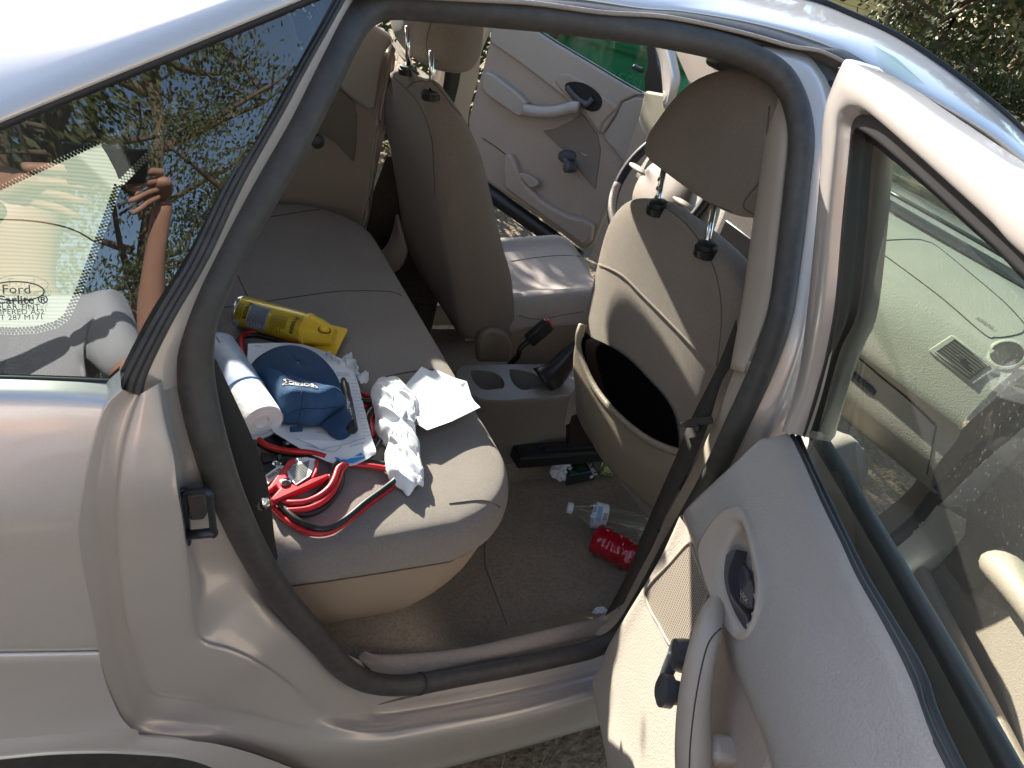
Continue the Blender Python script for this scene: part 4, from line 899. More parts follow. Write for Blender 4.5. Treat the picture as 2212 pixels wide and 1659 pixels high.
cup = crow(Xz(Z2((1562, 545), (1600, 522), (1680, 530), (1760, 580), (1800, 640), (1780, 700), (1720, 710), (1640, 660), (1585, 600)), .033), 4, True)
plate('handle_cup', cup, -OFN, .004, 'black_matte', of, bev=.001)
lv = crow(Xz(Z2((1575, 555), (1600, 590), (1650, 640), (1700, 665), (1738, 630)), .045), 5)
sweep('lever', lv, circ(.014, 10, .6), 'crank', of, up=(-1, 0, 0))
spk = Z2((1420, 835), (1500, 820), (1600, 770), (1670, 720), (1770, 860), (1790, 950), (1780, 1050), (1755, 1210), (1680, 1120), (1560, 970))
plate('speaker_mesh', Xz(spk, .006), -OFN, .01, 'mesh_cloth', of, bev=.003)
plate('badge', Xz(Z2((1662, 970), (1705, 990), (1708, 1005), (1665, 985)), .011), -OFN, .004, 'trim', of, bev=.001)
ka, kb = Xz(Z2((1540, 995), (1615, 1070)), .05)
lathe('crank_pivot', ka+V((.05, 0, 0)), ka+V((-.005, 0, 0)), [(0, .030), (.7, .026), (1, .018)], 'crank', of, n=20)
tube('crank_arm', [ka, kb], .013, 'crank', of, n=10)
lathe('crank_knob', kb+V((.01, 0, 0)), kb+V((-.04, 0, 0)), [(0, .018), (.5, .024), (.9, .024), (1, .016)], 'crank', of, n=20)
mpk = Z2((1180, 980), (1215, 985), (1235, 1020), (1260, 1090), (1310, 1180), (1400, 1270), (1500, 1340), (1600, 1385), (1680, 1400), (1740, 1440), (1720, 1540), (1680, 1575), (1500, 1440), (1170, 1200), (1165, 1080))
plate('map_pocket', Xz(mpk, .05), -OFN, .05, 'trim', of, bev=.016, seg=4)
cpk = crow(Xz(Z2((1270, 1110), (1320, 1115), (1380, 1150), (1390, 1180), (1350, 1200), (1310, 1170)), .051), 4, True)
plate('cup_recess', cpk, -OFN, .01, 'trim_grey', of, bev=.004)
hug_ = tube('panel_crease', crow(Xz(Z2((1035, 880), (1110, 930), (1185, 985)), .002), 4), .002, 'carpet_dark', of, n=6)
solid(loft('door_shell', [Xz(Z2((930, 1060), (1110, 1190), (1500, 1470), (1690, 1615)), -.02), Xz(Z2((935, 1130), (1110, 1260), (1480, 1520), (1680, 1660)), -.05)], 'rubber_dark', of, ku=3, linear_v=True), .04)
wnd = Z2((1240, 100), (1500, 268), (1760, 424), (1950, 538), (2055, 598), (2085, 500), (2120, 230), (1990, 100), (1900, -100), (1300, -100))
mesh('door_window', Xz(wnd, -.02), [tuple(range(10))], 'green_glass', of)
tube('belt_seal', crow(Xz(Z2((1236, 100), (1500, 268), (1760, 424), (1950, 538), (2055, 598)), .0), 4), .006, 'rubber_dark', of, n=8)
mir_ = Z2((2070, 600), (2065, 500), (2090, 400), (2080, 320), (2095, 235), (2130, 240), (2150, 400), (2190, 520), (2195, 625))
plate('mirror_sail', Xz(mir_, .01), -OFN, .04, 'rubber_dark', of, bev=.006)
tube('mirror_joystick', crow(Xz(Z2((2060, 450), (2030, 440), (2000, 425)), .03), 3), .010, 'rubber_dark', of, n=10)
plate('kick_panel', [onX(x, y, 1.83) for x, y in [(1392, 195), (1450, 205), (1520, 300), (1470, 470), (1330, 590), (1270, 560), (1318, 440), (1352, 330), (1380, 250)]], V((-1, 0, 0)), .03, 'skirt', car, bev=.01)
# far windscreen pillar
pa1 = Z3((205, 200), (250, 330), (265, 470), (270, 560)); pb1 = Z3((320, 210), (345, 330), (360, 450), (300, 600))
solid(loft('far_screen_pillar', [XX(pa1, 1.80), XX(Z3((260, 205), (300, 330), (320, 450), (290, 560)), 1.77), XX(pb1, 1.80)], 'paint_inner', car, ku=4, kv=3), .03)
tp = XX(Z3((300, 200), (345, 310), (395, 420), (430, 560), (600, 620), (560, 270), (530, 225), (420, 200)), 1.86)
plate('far_pillar_cover', tp, V((-1, 0, 0)), .03, 'trim_smooth', car, bev=.006)
tube('screen_edge', XX(Z3((530, 215), (560, 300), (590, 400)), 1.87), .008, 'rubber_dark', car, n=8)
# ================================================================== OPEN REAR DOOR
rd = empty('rear_door', (0, 0, 0)); adopt(rd, car); rd['label'] = 'rear passenger door swung open, inner trim showing'
def Ds(pts, o=0.0): return [onD(x, y, o) for x, y in pts]
def dext(p, t, dz=0.0, w=None):                               # carry a line on to the trailing edge of the door
    z = p.z+dz; return door(t, W(z) if w is None else w, z)
def dcoord(p): q = p-DH; return q.dot(DD), q.dot(DN), p.z
# upper pad: belt edge, shoulder, face, lower edge
b0 = [(1694, 940), (1705, 940), (1733, 994), (1775, 1088), (1815, 1169), (1850, 1245), (1909, 1350), (1967, 1467), (2043, 1659)]
b1 = [(1662, 948), (1684, 950), (1708, 1000), (1748, 1095), (1788, 1178), (1824, 1256), (1884, 1364), (1941, 1480), (2014, 1680)]
b2 = [(1640, 950), (1655, 968), (1672, 1025), (1704, 1125), (1740, 1212), (1774, 1290), (1832, 1400), (1886, 1520), (1950, 1730)]
b3 = [(1594, 994), (1600, 1020), (1618, 1085), (1646, 1180), (1676, 1265), (1706, 1345), (1752, 1450), (1800, 1575), (1850, 1780)]
b4 = [(1530, 1053), (1540, 1075), (1560, 1130), (1590, 1230), (1618, 1310), (1640, 1385), (1690, 1500), (1735, 1620), (1780, 1840)]
b5 = [(1482, 1100), (1490, 1125), (1512, 1185), (1540, 1270), (1568, 1345), (1592, 1420), (1632, 1515), (1676, 1625), (1730, 1860)]
b6 = [(1477, 1118), (1484, 1140), (1504, 1197), (1530, 1280), (1557, 1356), (1580, 1428), (1618, 1520), (1662, 1635), (1715, 1870)]
rows = []
for r, o, in zip((b0, b1, b2, b3, b4, b5, b6), (.0, .006, .010, .014, .018, .018, .004)):
    q = Ds(r, o); rows.append(q+[dext(q[-1], .80, .012, W(q[-1].z)+o), dext(q[-1], 1.0, .02, W(q[-1].z)+o)])
front = [p+DD*-.004-DN*.02 for p in [r[0] for r in rows]]
pad = loft('upper_pad', [[front[i]]+rows[i] for i in range(7)], 'trim_grey', rd, ku=5, kv=4)
# lower panel
l0 = [(1470, 1112), (1484, 1140), (1504, 1197), (1530, 1280), (1557, 1356), (1580, 1428), (1618, 1520), (1662, 1635), (1715, 1870)]
l1 = [(1428, 1205), (1445, 1215), (1470, 1260), (1500, 1330), (1530, 1410), (1552, 1480), (1588, 1575), (1625, 1690), (1670, 1920)]
l2 = [(1372, 1298), (1395, 1310), (1425, 1350), (1460, 1420), (1490, 1500), (1512, 1575), (1545, 1670), (1575, 1780), (1610, 1990)]
l3 = [(1318, 1388), (1345, 1400), (1375, 1440), (1410, 1510), (1440, 1590), (1460, 1670), (1485, 1770), (1510, 1880), (1540, 2080)]
l4 = [(1296, 1440), (1312, 1470), (1338, 1530), (1366, 1610), (1390, 1700), (1405, 1780), (1425, 1880), (1445, 2000), (1470, 2180)]
l5 = [(1288, 1476), (1293, 1540), (1303, 1600), (1318, 1690), (1335, 1780), (1348, 1860), (1365, 1970), (1380, 2090), (1400, 2260)]
rows = []
for r, o in zip((l0, l1, l2, l3, l4, l5), (.0, .0, .0, .0, .0, -.004)):
    q = Ds(r, o); rows.append(q+[dext(q[-1], max(.85, dcoord(q[-1])[0]+.1), .01, W(q[-1].z)+o), dext(q[-1], 1.02, .02, W(q[-1].z)+o)])
edge = [p-DN*.11+V((0, 0, .012)) for p in rows[-1]]
front = [r[0]+DD*-.002-DN*.05 for r in rows]+[edge[0]-DN*.03]
lpan = loft('lower_panel', [[front[i]]+r for i, r in enumerate(rows+[edge])], 'trim_lit', rd, ku=4, kv=4)
lh = Hit(lpan); uh = Hit(pad)
def onlow(x, y, d=0.0): return onD(x, y, d)
def onpad(x, y, d=0.0): return onD(x, y, .017+d)
# speaker grille with its raised border
sg = Z8((372, 832), (388, 836), (402, 880), (438, 975), (450, 1005), (440, 1040), (408, 1110), (378, 1200), (372, 1240), (345, 1245), (300, 1190), (268, 1130), (236, 1075), (218, 1012), (250, 962), (312, 900))
m = mat('grille', (.33, .265, .21), .55)
t = m.node_tree; b = t.nodes['Principled BSDF']; tc = t.nodes.new('ShaderNodeTexCoord'); mp = t.nodes.new('ShaderNodeMapping')
mp.inputs['Rotation'].default_value = (0, 0, -TH-math.pi*0)
t.links.new(tc.outputs['Object'], mp.inputs[0]); sx = t.nodes.new('ShaderNodeSeparateXYZ'); t.links.new(mp.outputs[0], sx.inputs[0])
def mth(op, a, bb=None):
    n = t.nodes.new('ShaderNodeMath'); n.operation = op
    for i, q in enumerate((a, bb)):
        if q is None: continue
        if isinstance(q, (int, float)): n.inputs[i].default_value = q
        else: t.links.new(q, n.inputs[i])
    return n.outputs[0]
PS = 2*math.pi/.0105
hole = mth('MULTIPLY', mth('SINE', mth('MULTIPLY', mth('ADD', sx.outputs[0], sx.outputs[2]), PS)), mth('SINE', mth('MULTIPLY', mth('SUBTRACT', sx.outputs[0], sx.outputs[2]), PS)))
hm = mth('GREATER_THAN', hole, .12)
mxn = t.nodes.new('ShaderNodeMix'); mxn.data_type = 'RGBA'; t.links.new(hm, mxn.inputs[0]); mxn.inputs[6].default_value = (.36, .29, .235, 1); mxn.inputs[7].default_value = (.02, .016, .013, 1); t.links.new(mxn.outputs[2], b.inputs['Base Color'])
def drape(name, hit, poly, m, parent, lift=.003, n=44):
    xs = [p[0] for p in poly]; ys = [p[1] for p in poly]; x0, x1, y0, y1 = min(xs), max(xs), min(ys), max(ys); idx = {}; vs = []; fs = []
    def vid(i, j):
        if (i, j) not in idx:
            p = hit(x0+(x1-x0)*i/n, y0+(y1-y0)*j/n, lift)
            if p is None: return None
            idx[i, j] = len(vs); vs.append(p)
        return idx[i, j]
    for i in range(n):
        for j in range(n):
            if inside(x0+(x1-x0)*(i+.5)/n, y0+(y1-y0)*(j+.5)/n, poly):
                q = [vid(i, j), vid(i+1, j), vid(i+1, j+1), vid(i, j+1)]
                if None not in q: fs.append(tuple(q))
    return mesh(name, vs, fs, m, parent)
drape('speaker_grille', lh, sg, 'grille', rd)
tube('grille_border', crow([lh(x, y, .004) or onD(x, y, .005) for x, y in sg], 3, True), .0026, 'trim', rd, n=6, closed=True)
def onflush(x, y, l=0.002): return lh(x, y, l) or onD(x, y, .004)
# handle bezel, cup, lever
bz = [(560, 692), (530, 695), (490, 718), (452, 765), (425, 812), (412, 855), (420, 905), (445, 985), (472, 1062), (505, 1128), (535, 1170), (562, 1186), (590, 1172), (618, 1120), (634, 1050), (640, 980), (634, 920), (618, 840), (600, 770), (582, 718)]
bzp = crow([onpad(x, y, .005) for x, y in Z8(*bz)], 2, True); bc = sum(bzp, V((0, 0, 0)))/len(bzp)
ins = crow([onpad(x, y, .004) for x, y in Z8((545, 745), (515, 790), (492, 850), (482, 930), (492, 1000), (515, 1065), (545, 1125), (575, 1160), (598, 1130), (612, 1060), (612, 980), (603, 900), (588, 820), (570, 760))], 2, True); ic = sum(ins, V((0, 0, 0)))/len(ins)
o1 = resample(bzp, 56, True); i1 = resample(ins, 56, True)
k0 = min(range(56), key=lambda k: (i1[k]-ic).normalized().dot((o1[0]-bc).normalized())*-1); i1 = i1[k0:]+i1[:k0]
loft('handle_bezel', [[p-DN*.016+(p-bc)*.01 for p in o1], [p-DN*.002+(p-bc)*.005 for p in o1], [p-(p-bc)*.04+DN*.001 for p in o1], [p-(p-ic)*.01-DN*.004 for p in i1], [p+(ic-p)*.10-DN*.014 for p in i1]], 'trim_smooth', rd, ku=1, kv=3, closed=True)
cupv = [[p+(ic-p)*.10-DN*.014 for p in i1], [p+(ic-p)*.16-DN*.034 for p in i1], [p+(ic-p)*.5-DN*.042 for p in i1], [p+(ic-p)*.98-DN*.042 for p in i1]]
bm = bmesh.new(); bm.from_mesh(pad.data); hole_ = Z8(*[(530+(x-530)*.93+0, 940+(y-940)*.95) for x, y in bz])
bmesh.ops.delete(bm, geom=[f for f in bm.faces if inside(*proj(f.calc_center_median()), hole_)], context='FACES'); bm.to_mesh(pad.data); bm.free()
loft('handle_cup', cupv, 'trim_smooth', rd, ku=1, kv=2, closed=True)
lvp = [onpad(x, y, -.004) for x, y in Z8((548, 846), (512, 872), (490, 920), (483, 985), (500, 1045), (530, 1092), (556, 1128), (575, 1162), (594, 1140), (590, 1100), (566, 1066), (540, 1032), (522, 990), (518, 945), (528, 900))]
plate('lever', crow(lvp, 2, True), DN, .022, 'handle', rd, bev=.007, seg=4)
lb2 = [onpad(x, y, -.022) for x, y in Z8((520, 900), (515, 990), (560, 1060), (585, 1130), (603, 1090), (608, 1000), (595, 930), (560, 880))]
plate('lock_plate', lb2, DN, .008, 'handle', rd, bev=.003)
lk = [onpad(x, y, -.004) for x, y in Z8((602, 955), (612, 1000), (608, 1070), (590, 1070), (560, 1042), (575, 1000))]
plate('lock_button', lk, DN, .010, 'handle', rd, bev=.003)
lo_ = onpad(*Z8((567, 1012))[0], -.003); lx = (onpad(*Z8((592, 1050))[0], -.003)-lo_).normalized()
mat('print_light', (.5, .48, .48), .6)
text('lock_word', 'LOCK', .0088, 'print_light', lo_, lx, DN.cross(lx), rd)
# armrest pull
ap = [onlow(x, y, d) for (x, y), d in zip([(1552, 1306), (1540, 1326), (1526, 1372), (1512, 1432), (1502, 1500), (1498, 1560), (1498, 1640), (1504, 1740)], [.0, .030, .052, .056, .055, .052, .046, .03])]
sweep('armrest_pull', crow(ap, 6), circ(.0215, 18, .9), 'trim_smooth', rd, up=DN, scale=lambda f: .75+.5*f)
hug('pull_seam', Hit(bpy.data.objects['armrest_pull']), Z8((505, 1135), (455, 1190), (425, 1290), (400, 1430), (385, 1560), (380, 1659)), 'carpet_dark', rd, r=.0009)
rcs = [onflush(x, y, .003) for x, y in Z8((515, 1150), (560, 1290), (620, 1420), (680, 1600), (640, 1700), (480, 1700), (440, 1560), (450, 1400), (470, 1250))]
plate('pull_recess', rcs, DN, .004, 'trim', rd, bev=.002)
ab = [onlow(x, y, .03) for x, y in Z8((455, 1520), (470, 1590), (478, 1625), (430, 1670), (330, 1670), (335, 1600))]
plate('armrest_foot', ab, DN, .04, 'trim_smooth', rd, bev=.012, seg=3)
# window crank
cp_ = onlow(*Z8((352, 1290))[0], .0); c1 = onlow(*Z8((325, 1228))[0], .0)
kc = onlow(1450, 1412, .034)
lathe('crank_pivot', kc-DN*.034, kc, [(0, .026), (.6, .024), (.9, .022), (1, .012)], 'crank', rd, n=24)
kA, kB = kc-DN*.006, onlow(1432, 1508, .030)
tube('crank_arm', crow([kA, kA.lerp(kB, .5)+DN*.004, kB], 4), .0105, 'crank', rd, n=12, e=.75)
kd = onlow(1422, 1490, .062)
lathe('crank_knob', kd-DN*.04, kd, [(0, .014), (.25, .016), (.5, .017), (.55, .0225), (.9, .0225), (1, .015)], 'crank', rd, n=24)
# painted window frame (inner face), black channel, pane
fo = [(1700, 935), (1735, 800), (1754, 665), (1772, 501), (1784, 361), (1786, 301), (1792, 241), (1806, 196), (1834, 132), (1850, 138), (1902, 168), (2006, 241), (2087, 297), (2167, 353), (2240, 405)]
fi = [(1726, 940), (1757, 835), (1790, 665), (1806, 481), (1822, 321), (1826, 275), (1830, 258), (1836, 248), (1846, 242), (1856, 240), (1886, 249), (1966, 317), (2087, 425), (2160, 492), (2250, 580)]
gi = [(1738, 946), (1770, 850), (1805, 700), (1822, 521), (1838, 340), (1842, 296), (1845, 284), (1849, 276), (1853, 272), (1860, 270), (1892, 287), (1968, 352), (2087, 460), (2160, 526), (2260, 618)]
gj = [(1751, 930), (1795, 761), (1832, 675), (1850, 521), (1862, 360), (1866, 320), (1867, 312), (1868, 306), (1870, 303), (1874, 303), (1926, 345), (2010, 415), (2087, 487), (2160, 552), (2265, 655)]
f0, f1, f2, f3 = Ds(fo, -.01), Ds(fi, .0), Ds(gi, -.004), Ds(gj, -.022)
def fext(r):
    p = r[-1]; t_, w_, z_ = dcoord(p); return r+[door(.72, w_, z_-.002), door(.93, w_-.02, z_-.05), door(.985, w_-.045, z_-.13), door(1.03, W(.96)-.01, .96)]
f0, f1, f2, f3 = map(fext, (f0, f1, f2, f3))
fr = loft('window_frame', [[p-DN*.035 for p in f0], f0, [a.lerp(b, .12)+DN*.010 for a, b in zip(f0, f1)], [a.lerp(b, .5)+DN*.014 for a, b in zip(f0, f1)], [a.lerp(b, .9)+DN*.010 for a, b in zip(f0, f1)], f1, [a.lerp(b, .3)-DN*.012 for a, b in zip(f1, f2)]], 'paint', rd, ku=5, kv=3)
loft('frame_back', [[p-DN*.035 for p in f0], [p-DN*.05 for p in f1], [p-DN*.04 for p in f3]], 'paint', rd, ku=4, linear_v=True)
loft('glass_channel', [[a.lerp(b, .1)-DN*.006 for a, b in zip(f1, f2)], f2, [a.lerp(b, .35)+DN*.006 for a, b in zip(f2, f3)], [a.lerp(b, .7)-DN*.004 for a, b in zip(f2, f3)], f3, [p-DN*.012 for p in f3]], 'rubber_dark', rd, ku=5, kv=3)
# belt seal along the glass
s0 = [(1705, 940), (1733, 994), (1775, 1088), (1815, 1169), (1850, 1245), (1909, 1350), (1967, 1467), (2043, 1659)]
s2 = [(1730, 940), (1757, 1004), (1800, 1088), (1838, 1169), (1880, 1250), (1938, 1345), (2000, 1450), (2088, 1659)]
q0, q2 = Ds(s0, .0), Ds(s2, -.030)
q0 = q0+[dext(q0[-1], 1.0, .02)]; q2 = q2+[dext(q2[-1], 1.0, .02, W(q2[-1].z)-.03)]
loft('belt_seal', [[p-V((0, 0, .015)) for p in q0], q0, [a.lerp(b, .3)+V((0, 0, .004)) for a, b in zip(q0, q2)], [a.lerp(b, .45)-V((0, 0, .006)) for a, b in zip(q0, q2)], [a.lerp(b, .7)+V((0, 0, .002)) for a, b in zip(q0, q2)], q2, [p-V((0, 0, .02)) for p in q2]], 'rubber_dark', rd, ku=5, kv=2)
# pane
pg = [[], []]
top = f3[3:16]; n = len(top)
path = resample(crow(f3, 3), 40); base = resample(crow([q2[0]-DN*.006, q2[3]-DN*.006, q2[-1]-DN*.006], 3), 40)
gl = loft('door_window', [[p-DN*.014+V((0, 0, .005)) for p in path], [p-DN*.010-V((0, 0, .03)) for p in base]], 'door_glass', rd, ku=1, linear_v=True)
# outer skin of the door
loft('outer_skin', [[door(t_, -.015-.02*math.sin(math.pi*t_)+o, z_) for t_ in (.0, .3, .6, .9, 1.05)] for z_, o in ((.16, .05), (.25, .012), (.45, -.012), (.65, -.03), (.82, -.028), (.895, -.005), (.905, .012))], 'paint', rd, ku=4, kv=3)
tube('outer_belt_seal', [door(t_, -.015-.02*math.sin(math.pi*t_)+.004, .905) for t_ in (.0, .15, .3, .45, .6, .75, .9, 1.05)], .013, 'rubber_dark', rd, n=10)
for z_ in (.32, .74):
    lathe('hinge', door(-.02, .02, z_), door(-.02, .02, z_+.07), [(0, .016), (1, .016)], 'paint_inner', rd, n=14)

# ---- front passenger door, open too, seen through the pane
fp = empty('front_door', (0, 0, 0)); adopt(fp, car); fp['label'] = 'front passenger door standing open beyond the pane'
FH = V((1.93, -.03, 0)); FT = R(62); FD = V((-math.cos(FT), -math.sin(FT), 0)); FN = V((-math.sin(FT), math.cos(FT), 0))
def fdr(t_, w_, z_): return FH+FD*t_+FN*w_+V((0, 0, z_))
loft('door_panel', [[fdr(t_, w_, z_) for t_ in (.06, .3, .6, .9, 1.08)] for z_, w_ in ((.2, .06), (.24, .10), (.45, .115), (.62, .12), (.74, .115), (.86, .08), (.92, .045), (.925, .0))], 'trim', fp, ku=4, kv=3)
loft('outer_skin', [[fdr(t_, w_, z_) for t_ in (.0, .4, .8, 1.1)] for z_, w_ in ((.16, .05), (.3, -.01), (.6, -.04), (.88, -.03), (.93, .0))], 'paint', fp, ku=4, kv=3)
arm_ = [fdr(t_, .13+w_, z_) for t_, w_, z_ in ((.30, .0, .56), (.36, .04, .60), (.50, .055, .63), (.70, .06, .645), (.9, .05, .65), (1.0, .0, .65))]
sweep('armrest', crow(arm_, 5), circ(.045, 16, .8), 'trim', fp, up=(0, 0, 1))
loft('map_pocket', [[fdr(t_, .12+w_, z_) for t_ in (.12, .3, .6, .9)] for z_, w_ in ((.24, .0), (.26, .04), (.36, .05), (.40, .045), (.395, .02))], 'trim', fp, ku=4, kv=3)
loft('speaker_mesh', [[fdr(.20+.08*c_, .125, .5+.09*s_) for c_, s_ in [(math.cos(a), math.sin(a)) for a in [i*math.pi/12 for i in range(24)]]], [fdr(.20, .128, .5)]*24], 'mesh_cloth', fp, ku=1, linear_v=True, closed=True)
sp_ = onF(*ZB((900, 1410))[0], .02)
lathe('door_check', sp_, sp_+V((-.03, -.03, 0)), [(0, .02), (.6, .018), (.7, .012), (1, .012)], 'black', fp, n=14)
# front opening: lower screen pillar, sill and seal
sB = [onF(x, y, 0) for x, y in ZB((995, 1130), (900, 1215), (800, 1300), (700, 1400), (600, 1500), (480, 1640))]+[V((1.62, .0, .30)), V((1.5, -.0, .24)), V((1.2, 0, .225)), V((.99, 0, .225))]
sB = [V((2.02, .03, 1.05)), V((1.88, -.04, .95))]+sB
tube('front_weatherstrip', crow(sB, 5), .018, 'rubber_dark', car, n=12)
loft('front_pillar_panel', [[p+V((.015, .01, 0)) for p in sB], [p+V((.05, .06, .0)) for p in sB], [p+V((.09, .10, .0)) for p in sB]], 'trim', car, ku=4, kv=2)
loft('front_sill', [[p+V((-.01, -.005, -.012)) for p in sB[6:]], [p+V((.02, -.075, -.0)) for p in sB[6:]], [p+V((.04, -.085, -.08)) for p in sB[6:]], [p+V((.05, -.04, -.12)) for p in sB[6:]]], 'paint_inner', car, ku=4, kv=2)
loft('screen_pillar_panel', [[p+V((0, -.02, 0)) for p in sB[:8]], [p+V((.10, -.05, 0)) for p in sB[:8]], [p+V((.3, -.06, 0)) for p in sB[:8]]], 'paint_inner', car, ku=4, kv=2)
loft('front_scuff_plate', [[V((x, .02, .24)) for x in (.97, 1.3, 1.6)], [V((x, .07, .235)) for x in (.97, 1.3, 1.6)], [V((x, .075, .15)) for x in (.97, 1.3, 1.6)]], 'trim', car, ku=2, linear_v=True)
# ================================================================== LOOSE THINGS
from mathutils import noise
bd = drop(bcush)
def on_seat(x, y, lift):
    """point on the seat cushion under a line of sight, raised by lift"""
    z = .60
    for _ in range(6): p = onZ(x, y, z+lift); z = bd(p.x, p.y, 0, .60)
    return onZ(x, y, z+lift)
def Sq(pts, lift): return [on_seat(x, y, lift) for x, y in pts]
mat('yellow_tin', (.60, .42, .025), .32, .15, .5); mat('yellow_plastic', (.88, .54, .03), .42)
mat('label_grey', (.33, .36, .42), .4); mat('ink', (.03, .025, .01), .5); mat('ink_grey', (.22, .22, .24), .7)
mat('print_grey', (.42, .42, .46), .7); mat('paper', (.83, .83, .84), .75, bump=.15, bscale=30, var=.02); mat('tissue', (.80, .80, .80), .85, bump=.3, bscale=120)
mat('cap_visor', (.022, .065, .150), .8, bump=.5, bscale=700, btype='wave', var=.1, vscale=40)
mat('cap_cloth', (.040, .105, .225), .9, bump=.5, bscale=260, col2=(.018, .055, .125), c2scale=90, c2amt=1.5, streak=(1, .25, .25))
mat('white_thread', (.80, .80, .82), .6); mat('orange_thread', (.75, .42, .30), .6)
mat('cable_red', (.50, .012, .018), .38, coat=.25); mat('cable_black', (.014, .014, .015), .4, coat=.2)
mat('clamp_red', (.50, .012, .018), .35); mat('blue_print', (.05, .28, .62), .6)
mat('towel', (.82, .82, .80), .8, bump=.5, bscale=160); mat('wrap_print', (.30, .36, .47), .35, col2=(.48, .52, .60), c2scale=60, c2amt=.8, var=.1, vscale=300)
mb_ = mat('bag', (.78, .77, .77), .45, coat=.1)
nset(mb_.node_tree.nodes['Principled BSDF'], **{'Subsurface Weight': .0})
mat('green_card', (.02, .16, .06), .5)

# ---- aerosol de-icer with scraper cap
RC = .0335
a, b = on_seat(*ZC((368, 122))[0], RC+.001), on_seat(*ZC((822, 248))[0], RC+.001)
ax = (b-a).normalized(); Lc = (b-a).length
can = empty('spray_can', V((a.x, a.y, bd(a.x, a.y))), 'yellow aerosol can with a scraper cap lying on the bench', 'spray can')
lathe('can_body', a, b, [(0, RC*.86), (0, RC*.98), (.02, RC), (.97, RC), (1, RC*.97)], 'yellow_tin', can, n=40)
lathe('base_rim', a-ax*.001, a+ax*.005, [(0, RC*.9), (0, RC*1.01), (.8, RC*1.02), (1, RC)], 'chrome', can, n=40)
cu_ = ax.cross(V((0, 0, 1))); cu_ = (cu_ if cu_.y < 0 else -cu_).normalized()      # towards the viewer, level
def canpt(s, th, r=RC): return a+ax*s+(V((0, 0, 1))*math.cos(th)+cu_*math.sin(th))*r
def canpatch(name, s0, s1, t0, t1, m, r=RC+.0004):
    n = 16; return mesh(name, [canpt(s, t0+(t1-t0)*i/n, r) for s in (s0, s1) for i in range(n+1)], [(i, i+1, n+2+i, n+1+i) for i in range(n)], m, can)
canpatch('label_panel', Lc*.22, Lc*.50, .35, 2.0, 'label_grey')
for k in range(15): canpatch('print_line', Lc*(.235+.0172*k), Lc*(.235+.0172*k)+.0010, .42, 1.4+.5*random.random(), 'ink', RC+.0007)
for k in range(11): canpatch('print_line', Lc*(.56+.022*k), Lc*(.56+.022*k)+.0009, .62, 1.3+.5*random.random(), 'ink', RC+.0007)
for k in range(5): canpatch('print_line', Lc*(.04+.02*k), Lc*(.04+.02*k)+.0009, .5, 1.2+.5*random.random(), 'ink', RC+.0007)
for s, t0 in ((Lc*.155, .30), (Lc*.86, .42)):
    text('brand_word', 'Prestone', .0165, 'ink', a, ax, ax, can, bend=lambda u, v, s=s, t0=t0: canpt(s+v*.95, t0+u/RC*.62, RC+.0009), bold=.0004)
canpatch('label_panel', Lc*.03, Lc*.10, 1.6, 2.3, 'label_grey')
cap = lathe('cap', b, b+ax*.062, [(0, RC*1.04), (.12, RC*1.05), (.16, RC*.97), (.5, RC*.86), (.85, RC*.62), (1, RC*.50)], 'yellow_plastic', can, n=36)
lathe('spray_button', b+ax*.047+V((0, 0, .006))+cu_*.012, b+ax*.047+V((0, 0, .027))+cu_*.020, [(0, .012), (.8, .011), (1, .008)], 'yellow_plastic', can, n=20, squash=.75)
tube('button_ring', [b+ax*(.047+.0125*math.cos(t))+cu_*(.018+.009*math.sin(t))+V((0, 0, .0215-.002*math.sin(t))) for t in [i*math.pi/12 for i in range(24)]], .0013, 'ink', can, n=5, closed=True)
bl_ = [on_seat(x, y, h) for (x, y), h in zip(ZC((850, 352), (905, 210), (985, 214), (1108, 242), (1113, 256), (1024, 436), (1008, 441)), (.012, .03, .022, .014, .013, .010, .010))]
plate('scraper_blade', bl_, nrm3(bl_[0], bl_[3], bl_[5]) if nrm3(bl_[0], bl_[3], bl_[5]).z > 0 else -nrm3(bl_[0], bl_[3], bl_[5]), .003, 'yellow_plastic', can, bev=.001)

# ---- paper towel roll leaning by the belt
a, b = on_seat(466, 752, .050), on_seat(*ZC((524, 892))[0], .046)
ax = (b-a).normalized(); Lr = (b-a).length; RR = .037
pr = empty('paper_towel_roll', V((a.x, a.y, bd(a.x, a.y))), 'part used paper towel roll in printed wrapping beside the dark rear belt', 'paper towel')
lathe('wrapping', a, a+ax*Lr*.62, [(0, RR*.96), (.02, RR), (1, RR)], 'wrap_print', pr, n=36, cap=False)
lathe('roll', a+ax*.002, b, [(0, RR*.9), (.0, RR*.985), (.96, RR*.985), (1, RR*.97), (1, RR*.35), (.97, RR*.3)], 'towel', pr, n=48)
tube('wrapper_stripe', [a+ax*Lr*.63+(V((0, 0, 1)).cross(ax).normalized()*math.cos(t)+ax.cross(V((0, 0, 1)).cross(ax).normalized())*math.sin(t))*(RR+.0004) for t in [i*math.pi/18 for i in range(36)]], .0009, 'blue_print', pr, n=5, closed=True)
for k in range(3):
    lathe('sheet_edge', b-ax*.0002, b+ax*.0006, [(0, RR*(.9-.2*k)), (1, RR*(.9-.2*k)), (1, RR*(.88-.2*k)), (0, RR*(.88-.2*k))], 'paper', pr, n=40, cap=False)
x_ = ax.cross(V((0, 0, 1))).normalized(); y_ = x_.cross(ax).normalized()
for i in range(30):
    t = math.pi*(.9+i/30*.75); q = b+(x_*math.cos(t)+y_*math.sin(t))*RR*.96
    d_ = (x_*math.cos(t)+y_*math.sin(t)); mesh('torn_tooth', [q-d_.cross(ax)*.0017, q+d_.cross(ax)*.0017, q+ax*.0045+d_*.001], [(0, 1, 2)], 'paper', pr)
